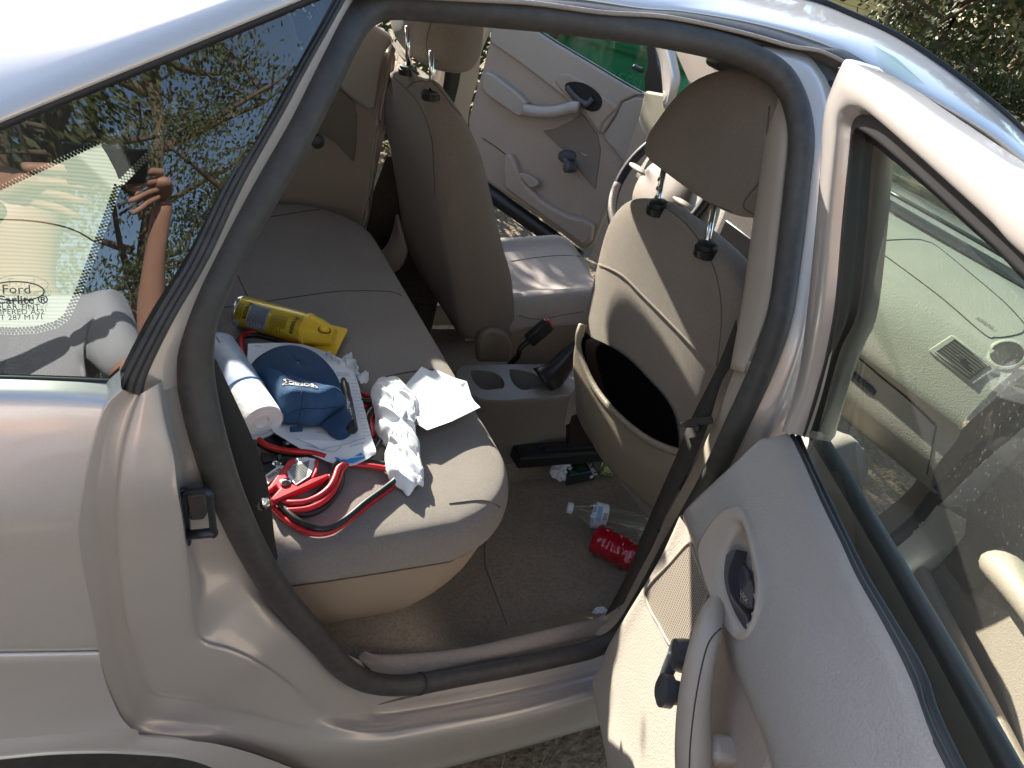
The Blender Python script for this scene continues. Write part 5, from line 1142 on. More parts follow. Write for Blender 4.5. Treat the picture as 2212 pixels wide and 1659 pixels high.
bar = [a+ax*s+(y_*math.cos(t)-x_*math.sin(t)*(1 if x_.y > 0 else -1))*(RR+.0006) for s, t in ((.012, .15), (.03, .15), (.03, .75), (.012, .75))]
mesh('barcode', bar, [(0, 1, 2, 3)], 'ink_grey', pr)

# ---- printed service sheets under the cap
sh = empty('service_paper', V((.3, .3, .60)), 'printed white service sheet with a blue care centre heading under the cap', 'paper')
def sheet(name, rows, m, parent, lift, k=4):
    o = loft(name, [[on_seat(x, y, lift+h) for (x, y), h in r] for r in rows], m, parent, ku=k, kv=k); return o
R1 = list(zip(ZC((425, 348), (800, 352), (1150, 487)), (.020, .015, .012))); R2 = list(zip(ZC((425, 560), (760, 640), (1195, 660)), (.022, .014, .012)))
R3 = list(zip(ZC((520, 800), (860, 830), (1250, 880)), (.020, .012, .014))); R4 = list(zip(ZC((598, 955), (800, 1010), (1290, 1030)), (.022, .016, .020))); R5 = list(zip(ZC((600, 958), (860, 1100), (1310, 1105)), (.020, .012, .022))); R6 = list(zip(ZC((610, 964), (1080, 1195), (1235, 1165)), (.018, .010, .014)))
so1 = sheet('sheet', [R1, R2, R3, R4], 'paper', sh, .006)
so2 = loft('sheet', [[on_seat(x, y, .006+h) for (x, y), h in r] for r in (R4, list(zip(ZC((640, 985), (950, 1065), (1308, 1085)), (.02, .013, .022))), list(zip(ZC((850, 1112), (1110, 1198), (1306, 1112)), (.012, .009, .018))))], 'paper', sh, ku=4, kv=4)
h1_, h2_ = Hit(so1), Hit(so2)
def prt(x0, y0, x1, y1, h, w=.0009, m='print_grey', lift=.0012):
    p = [h(x0+(x1-x0)*i/6, y0+(y1-y0)*i/6, lift) for i in range(7)]; p = [q for q in p if q]
    if len(p) > 1: tube('print_line', p, w, m, sh, n=3)
for k in range(17):                                           # rows of small print down the right margin
    y = 600+k*24; x0 = 1128+k*6; (xa, ya), (xb, yb) = ZC((x0, y), (x0+38+random.random()*22, y-2)); prt(xa, ya, xb, yb, h1_, .0004)
for k in range(3):
    (xa, ya), (xb, yb) = ZC((1035+4*k, 548+k*10), (1125, 552+k*10)); prt(xa, ya, xb, yb, h1_, .0004)
for (x0, y0, x1, y1) in ((470, 362, 515, 366), (1130, 1030, 1230, 1000), (1060, 1030, 1110, 1025), (900, 960, 1000, 975)):
    (xa, ya), (xb, yb) = ZC((x0, y0), (x1, y1)); prt(xa, ya, xb, yb, h1_, .0007)
for (x0, y0, x1, y1) in ((760, 1005, 930, 1080), (930, 1080, 1250, 1010), (820, 1052, 1010, 1100), (1020, 1100, 1070, 1060), (1130, 1060, 1230, 1030), (840, 1040, 890, 1060)):
    (xa, ya), (xb, yb) = ZC((x0, y0), (x1, y1)); prt(xa, ya, xb, yb, h2_, .0006)
lab = [h2_(x, y, .0014) for x, y in ZC((1022, 1130), (1110, 1152), (1208, 1100), (1236, 1138), (1150, 1176), (1040, 1160))]
lab = [p for p in lab if p]
if len(lab) > 3: mesh('heading_band', lab, [tuple(range(len(lab)))], 'blue_print', sh)
q0, q1, q2 = h2_(*ZC((1220, 1120))[0], .002), h2_(*ZC((1050, 1142))[0], .002), h2_(*ZC((1215, 1080))[0], .002)
if q0 and q1: text('heading_word', 'O CARE CENTER', (q1-q0).length*.128, 'paper', q0, q1-q0, (q1-q0).cross(V((0, 0, -1))) if (q1-q0).cross(V((0, 0, -1))).y < 0 else (q1-q0).cross(V((0, 0, 1))), sh, bold=.0003)

# ---- blue baseball cap, visor away from the door
cp0 = on_seat(*ZC((770, 740))[0], .03)
bc_ = empty('baseball_cap', V((cp0.x, cp0.y, .61)), 'blue baseball cap with a white outlined logo resting on the papers', 'cap')
vis = [(428, 560), (470, 478), (530, 425), (610, 385), (700, 369), (790, 379), (880, 415), (960, 480), (1020, 560), (1055, 640), (1066, 720), (1000, 790), (800, 830), (600, 800), (480, 690)]
vr = [on_seat(x, y, .030+(.016 if 3 < i < 7 else .010)) for i, (x, y) in enumerate(ZC(*vis))]
vc_ = sum(vr, V((0, 0, 0)))/len(vr)+V((0, 0, .016)); lp = crow(vr, 3, True)
solid(loft('visor', [lp, [p+(vc_-p)*.02+V((0, 0, .002)) for p in lp], [p+(vc_-p)*.4+V((0, 0, .009)) for p in lp], [p+(vc_-p)*.97+V((0, 0, .012)) for p in lp]], 'cap_visor', bc_, ku=1, kv=2, closed=True), .002)
for f in (.10, .2, .3): tube('stitch_row', [p+(vc_-p)*f+V((0, 0, .0015+.008*min(1, f*2.2))) for p in lp[3:24]], .0006, 'cap_visor', bc_, n=4)
cro = [(450, 640), (540, 690), (680, 722), (800, 745), (930, 790), (1050, 830), (1108, 832), (1075, 850), (1000, 880), (930, 910), (850, 922), (760, 915), (660, 900), (605, 865), (560, 790), (500, 690)]
co = [on_seat(x, y, .030) for x, y in ZC(*cro)]
crown = pillow('crown', co, (0, 0, 1), .062, .0, 'cap_cloth', bc_, rings=10, k=3, power=.36)
me = crown.data
for v in me.vertices:
    d = noise.noise(v.co*38)*.004+noise.noise(v.co*90)*.0015; v.co += V((d*.4, d*.5, d))
hc = Hit(crown)
hug('seam', hc, ZC((790, 640), (800, 720), (790, 800), (770, 880), (755, 912)), 'cap_visor', bc_, r=.0010)
hug('seam', hc, ZC((600, 868), (690, 840), (790, 800), (920, 800), (1010, 790), (1080, 785)), 'cap_visor', bc_, r=.0008)
hug('seam', hc, ZC((480, 640), (560, 720), (600, 800), (610, 860)), 'cap_visor', bc_, r=.0009)
fl_ = [on_seat(x, y, h) for (x, y), h in zip(ZC((930, 905), (1075, 800), (1100, 790), (1135, 850), (1165, 945), (1130, 960), (1118, 1000), (1082, 1024), (1020, 1005), (965, 950)), (.034, .056, .056, .045, .028, .026, .02, .02, .024, .03))]
fm = sum(fl_, V((0, 0, 0)))/len(fl_)
strap = solid(loft('back_strap', [crow(fl_, 3, True), [p+(fm-p)*.35+V((0, 0, .006)) for p in crow(fl_, 3, True)], [p+(fm-p)*.98+V((0, 0, .008)) for p in crow(fl_, 3, True)]], 'cap_visor', bc_, ku=1, kv=2, closed=True), .0015)
hs = Hit(strap)
for r in range(7):
    for c in range(9):
        x, y = ZC((985+c*17+r*5, 860+r*22))[0]; q = hs(x, y, .0008)
        if q: lathe('air_hole', q, q+V((0, 0, .0006)), [(0, .0011), (1, .0011)], 'ink', bc_, n=6)
qt = hc(*ZC((745, 912))[0], 0) or co[11]
plate('tag', [qt+V((-.012, -.002, .0)), qt+V((.010, -.002, .0)), qt+V((.010, -.008, -.008)), qt+V((-.012, -.008, -.008))], (0, -1, .3), .002, 'cap_visor', bc_, bev=.0005)
# logo: lettering upside down to the viewer inside an outlined fish-tail banner
def ontop(x, y, l=.0012): return hc(x, y, l) or on_seat(x, y, .05)
lgo = [ontop(x, y) for x, y in ZC((672, 596), (720, 600), (790, 622), (860, 630), (905, 650), (890, 655), (850, 640), (780, 640), (715, 630), (662, 634), (690, 615))]
tube('logo_outline', crow(lgo, 3, True), .0008, 'white_thread', bc_, n=5, closed=True)
tube('logo_outline', [p+V((0, 0, .0004)) for p in crow([p+(sum(lgo, V((0, 0, 0)))/len(lgo)-p)*.06 for p in lgo], 3, True)], .0006, 'orange_thread', bc_, n=5, closed=True)
def lgb(u, v):                                                # runs right to left, tops towards the viewer
    f = u/.052; cx, cy = 878-f*180, 640-f*22
    x, y = ZC((cx+v*300, cy-14+v*1900))[0]; return ontop(x, y, .0022)
text('logo_word', 'SONIC', .0165, 'white_thread', V((0, 0, 0)), V((1, 0, 0)), V((0, 1, 0)), bc_, bend=lgb, bold=.0007)

# ---- black marker on the sheet
a, b = on_seat(*ZC((1082, 590))[0], .030), on_seat(*ZC((1148, 948))[0], .034)
mk = empty('marker_pen', V((a.x, a.y, .615)), 'thick black marker pen lying on the sheet beside the cap', 'marker pen')
Lm = (b-a).length
lathe('barrel', a, b, [(.0, .0035), (.03, .0052), (.11, .0062), (.13, .0088), (.40, .0092), (.41, .0098), (.98, .0098), (1, .008)], 'cable_black', mk, n=24)
ax = (b-a).normalized(); up_ = (EYE-a).normalized(); sd_ = ax.cross(up_).normalized(); un = sd_.cross(ax).normalized()
un = un if un.dot(up_) > 0 else -un
text('maker_word', 'MARKS-A-LOT', .0115, 'white_thread', a, ax, un.cross(ax), mk, bend=lambda u, v: a+ax*(Lm*.88-u*.75)+(un*math.cos((v-.004)/.01)-sd_*math.sin((v-.004)/.01)*(1 if sd_.x < 0 else -1))*.0101, bold=.0002)

# ---- torn tissue scraps by the sheet
def crumple(name, c, r, m, parent, seed, sq=(1, 1, 1), sub=4, rough=.55, fr=2.2):
    bm = bmesh.new(); bmesh.ops.create_icosphere(bm, subdivisions=sub, radius=1)
    for v in bm.verts:
        p = v.co*fr+V((seed, seed*.7, seed*.3)); n1 = abs(noise.noise(p)); n2 = abs(noise.noise(p*2.3+V((5, 0, 0)))); n3 = noise.noise(p*5)
        k = 1-rough*(n1*.9+n2*.5)+.08*n3+.15; v.co = V((v.co.x*sq[0], v.co.y*sq[1], v.co.z*sq[2]))*k
    me = bpy.data.meshes.new(name); bm.to_mesh(me); bm.free()
    for v in me.vertices: v.co = V(c)+v.co*r
    me.materials.append(M[m]); o = bpy.data.objects.new(name, me); COL.objects.link(o); adopt(o, parent); autosmooth(o, 22); return o
ts = empty('torn_tissue', on_seat(*ZC((1090, 480))[0], .008), 'torn curl of white tissue round the far corner of the sheet', 'tissue')
tp_ = ZC((955, 455), (985, 442), (1010, 462), (1000, 480), (1040, 470), (1050, 500), (1090, 495), (1130, 455), (1142, 470), (1110, 500), (1160, 492), (1185, 515), (1165, 560), (1190, 590), (1250, 580), (1245, 605), (1200, 615))
tq = crow([on_seat(x, y, .012+.010*random.random()) for x, y in tp_], 4)
for k in range(3):
    rw = [[p+V((.003*random.random(), .003*random.random(), -.006+.002*k+.006*noise.noise(p*120+V((k, 0, 0))))) for p in tq], [p+V((.010*noise.noise(p*70+V((k*3, 0, 0))), .008+.012*noise.noise(p*60+V((0, k*3, 0))), .006+.010*noise.noise(p*90+V((0, 0, k*3))))) for p in tq]]
    loft('tissue_strip', rw, 'tissue', ts, ku=1, linear_v=True)

# ---- crumpled white carrier bag
bgx = Z4((1002, 760), (1012, 728), (1040, 706), (1090, 706), (1150, 726), (1208, 770), (1242, 802), (1250, 870), (1252, 915), (1228, 960), (1245, 1010), (1275, 1070), (1282, 1150), (1284, 1250), (1240, 1262), (1195, 1300), (1160, 1268), (1125, 1240), (1090, 1160), (1066, 1090), (1080, 1040), (1040, 1000), (1008, 950), (1012, 900), (1000, 830))
bo = [on_seat(x, y, .014) for x, y in bgx]
bag = pillow('plastic_bag', bo, (0, 0, 1), .036, .016, 'bag', None, rings=40, k=8, power=.42)
def facet(p, sc, amp, sx=(1, 1, 1)):
    q = V((p.x*sc*sx[0], p.y*sc*sx[1], p.z*sc*sx[2])); d, pt = noise.voronoi(q)
    r = noise.random_unit_vector() if False else V((noise.noise(pt[0]*7.3), noise.noise(pt[0]*5.1+V((4, 0, 0))), noise.noise(pt[0]*6.7+V((0, 9, 0)))))*2
    return amp*((q-pt[0]).dot(r)-.5*math.exp(-(d[1]-d[0])*7))
blo = [(p.x*.45-p.y*.9) for p in bo]; bu0, bu1 = min(blo), max(blo)
for v in bag.data.vertices:
    p = v.co; fz = bd(p.x, p.y, 0, .60); p.z = fz+(p.z-fz)*(1-.55*max(0, min(1, (p.x*.45-p.y*.9-bu0)/(bu1-bu0)))); u = p.x*.45-p.y*.9; w_ = p.x*.9+p.y*.45; q = V((w_, u, p.z))
    d = .012-abs(noise.noise(V((w_*30, u*6, 1))))*.026-abs(noise.noise(V((w_*75, u*13, p.z*20))))*.012+facet(q, 48, .0022, (1, .3, 1))
    e = noise.noise(V((w_*22+9, u*14, p.z*30)))*.010
    v.co = V((p.x+e, p.y+e*.5, max(p.z+d, bd(p.x, p.y, .002, .4))))
autosmooth(bag, 24)
tag(bag, 'crumpled white plastic bag in the sun near the front of the bench', 'plastic bag')

# ---- folded sheets of white paper at the seat front edge
fpp = empty('folded_paper', on_seat(960, 880, .004), 'folded stack of blank white papers overhanging the bench front edge', 'paper')
qs = [((1165, 735), (1268, 622), (1450, 690), (1510, 760), (1586, 842), (1440, 900), (1300, 958), (1250, 935), (1232, 820)), ((1200, 730), (1300, 628), (1478, 705), (1530, 770), (1572, 830), (1440, 885), (1310, 930), (1260, 900), (1240, 820)), ((1225, 730), (1345, 622), (1440, 672), (1512, 702), (1548, 790), (1420, 860), (1300, 900), (1262, 870), (1245, 800))]
for k, q in enumerate(qs):
    L = [on_seat(x, y, .030-.006*k) if bd(on_seat(x, y, .02).x, on_seat(x, y, .02).y, 0, 0) else onZ(x, y, .63-.006*k) for x, y in Z4(*q)]
    for i, p in enumerate(L): p.z = max(p.z, .622-.006*k)+.004*math.sin(i*2.1+k)
    c = sum(L, V((0, 0, 0)))/len(L); n = len(L)
    m1 = [p.lerp(c, .45)+V((0, 0, .005*math.sin(i*1.7+k*2))) for i, p in enumerate(L)]
    vs = L+m1+[c+V((0, 0, .004))]; fs = [(i, (i+1) % n, n+(i+1) % n, n+i) for i in range(n)]+[(n+i, n+(i+1) % n, 2*n) for i in range(n)]
    solid(mesh('sheet', vs, fs, 'paper', fpp, smooth=False), .0008)

# ---- jumper leads: red and black pair, clamps, warning card
jc = empty('jumper_cables', on_seat(700, 1000, .0), 'coiled red and black jumper cables with red clamps on the near bench end', 'jumper cables')
def cab(pts, m, lift, r=.0052, k=5):
    if not isinstance(lift, (list, tuple)): lift = [lift]*len(pts)
    tube('cable', crow([on_seat(x, y, l) for (x, y), l in zip(pts, lift)], k), r, m, jc, n=10)
cab(ZC((425, 520), (392, 440), (378, 360), (385, 300), (425, 274), (500, 266), (590, 290), (700, 328), (800, 368), (900, 420)), 'cable_red', [.02, .02, .016, .012, .010, .010, .010, .010, .012, .012])
cab(ZC((400, 520), (368, 440), (352, 370), (362, 318), (395, 296), (480, 290), (580, 312), (690, 350), (790, 392)), 'cable_black', .0065)
cab(ZC((500, 1010), (545, 1045), (620, 1072), (720, 1090), (860, 1102), (960, 1130)), 'cable_red', [.022, .022, .02, .02, .018, .016])
cab(ZC((500, 1040), (560, 1072), (640, 1098), (740, 1112), (860, 1122)), 'cable_black', .010)
cab(ZC((1108, 1185), (1072, 1225), (1050, 1290), (1010, 1370), (940, 1440), (850, 1485), (760, 1500), (690, 1505)), 'cable_red', [.016, .016, .016, .016, .014, .014, .014, .014])
cab(ZC((1085, 1180), (1045, 1215), (1022, 1280), (985, 1345), (920, 1400), (830, 1440), (740, 1450), (660, 1445)), 'cable_red', [.024, .024, .022, .020, .018, .018, .018, .016])
cab(ZC((1050, 1170), (1010, 1215), (990, 1270), (960, 1330), (900, 1395), (820, 1440), (740, 1468), (650, 1470)), 'cable_black', [.018, .018, .016, .014, .010, .008, .007, .007])
cab(ZC((1075, 1240), (1068, 1310), (1030, 1390), (960, 1470), (880, 1515), (790, 1530), (700, 1520)), 'cable_black', .0065)
cab(ZC((530, 1362), (580, 1400), (650, 1460), (740, 1550), (850, 1612), (950, 1628), (1040, 1600), (1130, 1535), (1230, 1450), (1340, 1370), (1420, 1310), (1450, 1280)), 'cable_black', [.014]*10+[.014, .016])
cab(ZC((530, 1420), (590, 1475), (680, 1560), (780, 1628), (880, 1660), (980, 1652), (1060, 1612), (1150, 1545), (1250, 1462), (1360, 1382), (1440, 1320)), 'cable_red', .0068)
cab(ZC((1130, 1180), (1220, 1190), (1310, 1200), (1390, 1218), (1440, 1260), (1455, 1300)), 'cable_red', .012)
cab(ZC((1120, 1160), (1200, 1165), (1300, 1172), (1400, 1190), (1450, 1230)), 'cable_black', .012)
cab(ZC((1205, 690), (1250, 712), (1300, 722)), 'cable_red', .0068); cab(ZC((1225, 790), (1262, 760), (1310, 765)), 'cable_red', .0068); cab(ZC((1210, 735), (1260, 745), (1320, 735)), 'cable_black', .016)
cab(ZC((1300, 810), (1270, 870), (1280, 920), (1290, 990)), 'cable_red', .0068); cab(ZC((1290, 790), (1250, 850), (1240, 900)), 'cable_black', .014)
cab(ZC((1275, 1120), (1320, 1060), (1350, 1010), (1370, 950)), 'cable_black', .010)
def cplate(name, pts, lift, m, th=.006, bev=.0015):
    p = [on_seat(x, y, lift) for x, y in pts]; return plate(name, p, (0, 0, 1), th, m, jc, bev=bev)
cplate('warning_card', ZC((690, 1180), (740, 1140), (830, 1132), (890, 1145), (890, 1190), (850, 1265), (755, 1325), (700, 1270)), .019, 'paper', .0012, .0004)
cplate('warning_card', ZC((545, 1255), (640, 1190), (690, 1190), (660, 1240), (560, 1320)), .016, 'paper', .0012, .0004)
for k in range(11):
    x0, y0 = 700-k*0+k*5, 1205+k*10; p = [on_seat(x, y, .0198) for x, y in ZC((x0, y0+6), (x0+150-k*7, y0-48))]
    tube('print_line', p, .0006, 'ink', jc, n=3)
def cardtext(s, x, y, x1, y1, sz):
    a_, b_ = on_seat(*ZC((x, y))[0], .0203), on_seat(*ZC((x1, y1))[0], .0203); d = b_-a_; d.z = 0
    text('card_word', s, sz, 'ink', a_, d, V((-d.y, d.x, 0)), jc, bold=.0002)
cardtext('OSIVE GASES', 722, 1192, 800, 1150, .0085); cardtext('TERIES PR', 553, 1290, 640, 1228, .0085)
cplate('clamp_arm', ZC((545, 1345), (570, 1330), (640, 1230), (700, 1150), (760, 1125), (750, 1150), (700, 1205), (690, 1250), (720, 1310), (770, 1330), (860, 1280), (980, 1240), (990, 1262), (880, 1315), (700, 1395), (600, 1440), (575, 1420), (640, 1350), (620, 1330), (560, 1380)), .026, 'clamp_red', .012, .003)
cplate('clamp_arm', ZC((885, 1150), (905, 1142), (915, 1160), (905, 1230), (880, 1272), (860, 1275), (885, 1215)), .024, 'clamp_red', .010, .002)
cplate('clamp_jaw', ZC((545, 1370), (560, 1362), (610, 1400), (600, 1425), (560, 1405)), .018, 'steel', .006)
q = on_seat(*ZC((682, 1308))[0], .027); lathe('pivot', q, q+V((0, 0, .004)), [(0, .0085), (.5, .0085), (1, .004)], 'chrome', jc, n=18)
cplate('clamp_arm', ZC((520, 1190), (560, 1170), (620, 1160), (680, 1130), (700, 1145), (650, 1200), (560, 1240), (530, 1250)), .016, 'cable_black', .012, .003)
cplate('clamp_arm', ZC((510, 1090), (600, 1110), (660, 1105), (640, 1140), (560, 1160), (515, 1150)), .014, 'cable_black', .012, .003)
q = on_seat(*ZC((622, 1180))[0], .017); lathe('pivot', q, q+V((0, 0, .004)), [(0, .0075), (.5, .0075), (1, .004)], 'chrome', jc, n=18)
cplate('green_tab', ZC((625, 1112), (660, 1118), (640, 1152)), .018, 'green_card', .004)
cplate('clear_sleeve', ZC((590, 975), (700, 1010), (740, 1060), (690, 1085), (600, 1060), (530, 1000)), .010, 'cable_black', .004)
q = on_seat(*ZC((668, 1045))[0], .016); lathe('clamp_spring', q, q+V((.02, .005, .0)), [(0, .006), (.2, .004), (.4, .006), (.6, .004), (.8, .006), (1, .004)], 'steel', jc, n=12)

# ---- things on the floor
FZ_ = FL+.012
def fl(x, y, h=0): return onZ(x, y, FZ_+h)
mat('red_drink', (.42, .008, .020), .10, coat=1.0, bump=.35, bscale=45, bdist=.004)
mat('label_blue', (.30, .50, .75), .4); mat('label_white', (.78, .80, .83), .4); mat('lime', (.42, .50, .12), .45); mat('pink', (.75, .12, .32), .45); mat('navy', (.03, .05, .16), .4)
mat('box_black', (.018, .022, .022), .35); mat('camo', (.035, .12, .05), .4); mat('cyan_edge', (.10, .30, .36), .4)
def bottle(root, a, b, R_, m='pet', capm=None):
    L = (b-a).length
    lathe('bottle_body', a, b, [(.0, .012), (.05, .0125), (.06, .0135), (.10, .016), (.20, R_*.72), (.30, R_*.97), (.34, R_)]+[(.36+.035*i, R_*(1 if i % 2 else .95)) for i in range(17)]+[(.96, R_), (.985, R_*.93), (1, R_*.8), (.985, R_*.3)], m, root, n=32)
    if capm: lathe('bottle_cap', a-(b-a)*.035, a+(b-a)*.035, [(0, .0125), (.0, .0145), (.9, .0148), (1, .013)], capm, root, n=24)
def wrapband(root, a, b, f0, f1, R_, m, t0=0, t1=6.2832, name='label', lift=.0008):
    ax = (b-a).normalized(); x = ax.cross(V((0, 0, 1))).normalized(); x = x if x.y < 0 else -x; y = x.cross(ax); y = y if y.z > 0 else -y
    n = 20; return mesh(name, [a+(b-a)*f+(y*math.cos(t0+(t1-t0)*i/n)+x*math.sin(t0+(t1-t0)*i/n))*(R_+lift) for f in (f0, f1) for i in range(n+1)], [(i, i+1, n+2+i, n+1+i) for i in range(n)], m, root)
a, b = fl(*ZD((492, 634))[0], .030), fl(*ZD((1085, 790))[0], .034)
w1 = empty('water_bottle', V((a.x, a.y, FZ_)), 'empty clear bottle with white cap and blue label on the carpet', 'bottle', 'empty bottles in the footwell')
bottle(w1, a, b, .034, 'pet', 'label_white')
wrapband(w1, a, b, .31, .47, .034, 'label_white'); wrapband(w1, a, b, .32, .385, .034, 'label_blue', .1, 1.3, lift=.0014)
for k in range(6): wrapband(w1, a, b, .405+.01*0, .455, .034, 'ink', .55+.09*k, .55+.09*k+.03+.02*(k % 2), 'barcode', .0016)
a, b = fl(*ZD((640, 262))[0], .026), fl(*ZD((905, 335))[0], .027)
w2 = empty('water_bottle', V((a.x, a.y, FZ_)), 'small clear bottle with lime and pink label beside the dark carton', 'bottle', 'empty bottles in the footwell')
bottle(w2, a, b, .0285, 'pet', 'box_black'); wrapband(w2, a, b, .42, .72, .0285, 'lime')
ax = (b-a).normalized(); x_ = ax.cross(V((0, 0, 1))).normalized(); x_ = x_ if x_.y < 0 else -x_
def wdisc(f, t, rr, m, lift):
    c0 = []; 
    for i in range(20):
        an = 2*math.pi*i/20; u, v = rr*math.cos(an), rr*math.sin(an); th_ = t+v/.0285
        c0.append(a+ax*((b-a).length*f+u)+(V((0, 0, 1))*math.cos(th_)+x_*math.sin(th_))*(.0285+lift))
    return mesh('label_disc', c0, [tuple(range(20))], m, w2)
wdisc(.57, .15, .0150, 'pink', .0016); wdisc(.57, 1.32, .0170, 'navy', .0016)
for s, t in (('Pure', 1.10), ('Life', 1.55)):
    text('label_word', s, .011, 'white_thread', a, ax, ax, w2, bend=lambda u, v, t=t: a+ax*((b-a).length*.57-.011+u)+(V((0, 0, 1))*math.cos(t-v/.0285+.2)+x_*math.sin(t-v/.0285+.2))*.0308)
a, b = fl(*ZD((672, 852))[0], .038), fl(*ZD((1120, 1098))[0], .034)
w3 = empty('drink_bottle', V((a.x, a.y, FZ_)), 'crumpled red drink bottle behind the hanging belt', 'bottle')
LB = (b-a).length
rbp = []
for i in range(40):
    f = i/39; r = .0385*(1 if .04 < f < .72 else (.80+.20*f/.04 if f <= .04 else max(.36, 1-(f-.72)*3.2)))*(1+.035*math.sin(f*40)); rbp.append((f, r))
rb_ = lathe('bottle_body', a, b, rbp, 'red_drink', w3, n=40)
for v in rb_.data.vertices:
    p = v.co; v.co = p+(a+(b-a)*.5-p).normalized()*(.009*abs(noise.noise(p*34))+.003*noise.noise(p*80))
lathe('bottle_neck_ring', b-(b-a)*.10, b-(b-a)*.02, [(0, .016), (1, .017)], 'pink', w3, n=20)
# dark carton
tp = [fl(x, y, .036) for x, y in ZD((440, 268), (640, 232), (706, 346), (490, 388))]
gb_ = empty('carton', V((tp[3].x, tp[3].y, FZ_)), 'small black and green carton printed DOUBLE lying on the carpet', 'carton')
plate('box', tp, (0, 0, 1), .034, 'box_black', gb_, bev=.001)
def bx(u, v, l=.0006): return tp[0].lerp(tp[1], u).lerp(tp[3].lerp(tp[2], u), v)+V((0, 0, l))
for pts in [((.35, .55), (.45, .48), (.62, .55), (.70, .70), (.60, .82), (.45, .78), (.38, .68)), ((.05, .80), (.2, .74), (.32, .82), (.30, .95), (.08, .96)), ((.55, .30), (.62, .26), (.66, .36), (.58, .42))]:
    mesh('camo_patch', [bx(u, v) for u, v in pts], [tuple(range(len(pts)))], 'camo', gb_)
mesh('edge_stripe', [bx(u, v) for u, v in ((.02, .93), (.98, .93), (.98, .975), (.02, .975))], [(0, 1, 2, 3)], 'cyan_edge', gb_)
text('box_word', 'DOUBLE', .019, 'white_thread', bx(.80, .12), bx(.80, .9)-bx(.80, .12), bx(.95, .1)-bx(.80, .1), gb_, bold=.0006)
for u in (.60, .5, .4): mesh('print_line', [bx(u, .2), bx(u+.06, .2), bx(u+.06, .6), bx(u, .6)], [(0, 1, 2, 3)], 'camo', gb_)
c_ = (tp[2]*.85+tp[3]*.15)+V((0, -.0006, -.018)); lathe('round_mark', c_, c_+V((0, -.0008, 0)), [(0, .006), (1, .006)], 'label_white', gb_, n=16)
q = fl(*ZD((425, 345))[0], .018)
tag(crumple('crumpled_tissue', q, .030, 'tissue', None, 3.1, (1.05, .95, .9), 5, .75, 2.0), 'crumpled ball of white tissue against the dark carton', 'tissue')
q = fl(*ZD((732, 1452))[0], .008)
tag(crumple('paper_scrap', q, .021, 'tissue', None, 8.4, (1.0, .75, .55), 4, .7, 1.8), 'small white paper scrap by the door sill', 'paper scrap')
q = onZ(872, 612, .22)
sc = [onZ(x, y, .22) for x, y in [(866, 600), (884, 598), (888, 610), (878, 622), (866, 628)]]
tag(plate('paper_scrap', sc, (0, -.3, 1), .002, 'paper', None, bev=0), 'white paper scrap on the floor behind the driver seat', 'paper scrap')
# ================================================================== OUTSIDE
m = mat('ground_dirt', (.15, .105, .070), .95, bump=1.0, bscale=60, var=.35, vscale=45, col2=(.27, .195, .115), c2scale=.9, c2amt=1.3, bdist=.02)
gx_, gy_ = 60, 60
gv = []
def gz(x, y):
    r = math.hypot(x, y)
    return GROUND+.02*noise.noise(V((x*.8, y*.8, 0)))+(.10*noise.noise(V((x*.12, y*.12, 3)))*min(1, r/8))
def gpos(i):
    f = (i-30)/30; return math.copysign(abs(f)**2.6, f)*150+f*6
for i in range(61):
    for j in range(61): x, y = gpos(i), gpos(j); gv.append(V((x, y, gz(x, y))))
g = mesh('ground', gv, gridf(61, 61), 'ground_dirt'); g['kind'] = 'structure'
# dry grass: thin blades, thick near the sill and thinner away from it
mat('dry_grass', (.23, .18, .09), .8, col2=(.11, .115, .045), c2scale=9, c2amt=1.2)
def blades(name, spots, hmin, hmax, w):
    vs, fs = [], []
    for x, y in spots:
        z = gz(x, y); h = random.uniform(hmin, hmax); an = random.random()*6.283; lean = random.uniform(.2, 1.1)*h
        d = V((math.cos(an), math.sin(an), 0)); s = V((-d.y, d.x, 0))*w; p = V((x, y, z-.004)); k = len(vs)
        vs += [p-s, p+s, p+d*lean*.35+V((0, 0, h*.6))+s*.6, p+d*lean*.35+V((0, 0, h*.6))-s*.6, p+d*lean+V((0, 0, h*.85))]
        fs += [(k, k+1, k+2, k+3), (k+3, k+2, k+4)]
    o = mesh(name, vs, fs, 'dry_grass', smooth=False); o['kind'] = 'stuff'; return o
sp = []
for _ in range(5200):
    x, y = random.uniform(-.6, 2.6), random.uniform(-1.6, .25)
    if noise.noise(V((x*2.2, y*2.2, 5))) > -.05: sp.append((x, y))
blades('dry_grass', sp, .02, .07, .0014)
sp = []
for _ in range(9000):
    r = 1.9+random.random()**1.6*16; an = random.uniform(.15, 1.75); x, y = r*math.cos(an), .6+r*math.sin(an)
    if noise.noise(V((x*.7, y*.7, 9))) > -.15: sp.append((x, y))
blades('dry_grass', sp, .03, .12, .004)
# fallen twigs
mat('twig', (.16, .12, .09), .9)
for k in range(1):
    x, y = random.uniform(.5, 1.0), random.uniform(-.30, -.05); an = random.random()*3
    pts = [V((x+math.cos(an)*.06*i, y+math.sin(an)*.05*i+.01*random.random(), gz(x, y)+.008+.006*random.random())) for i in range(4)]
    tag(tube('twig', crow(pts, 2), .002, 'twig', n=5), 'thin dry twig on the dirt under the door sill', 'twig', 'twigs under the sill')

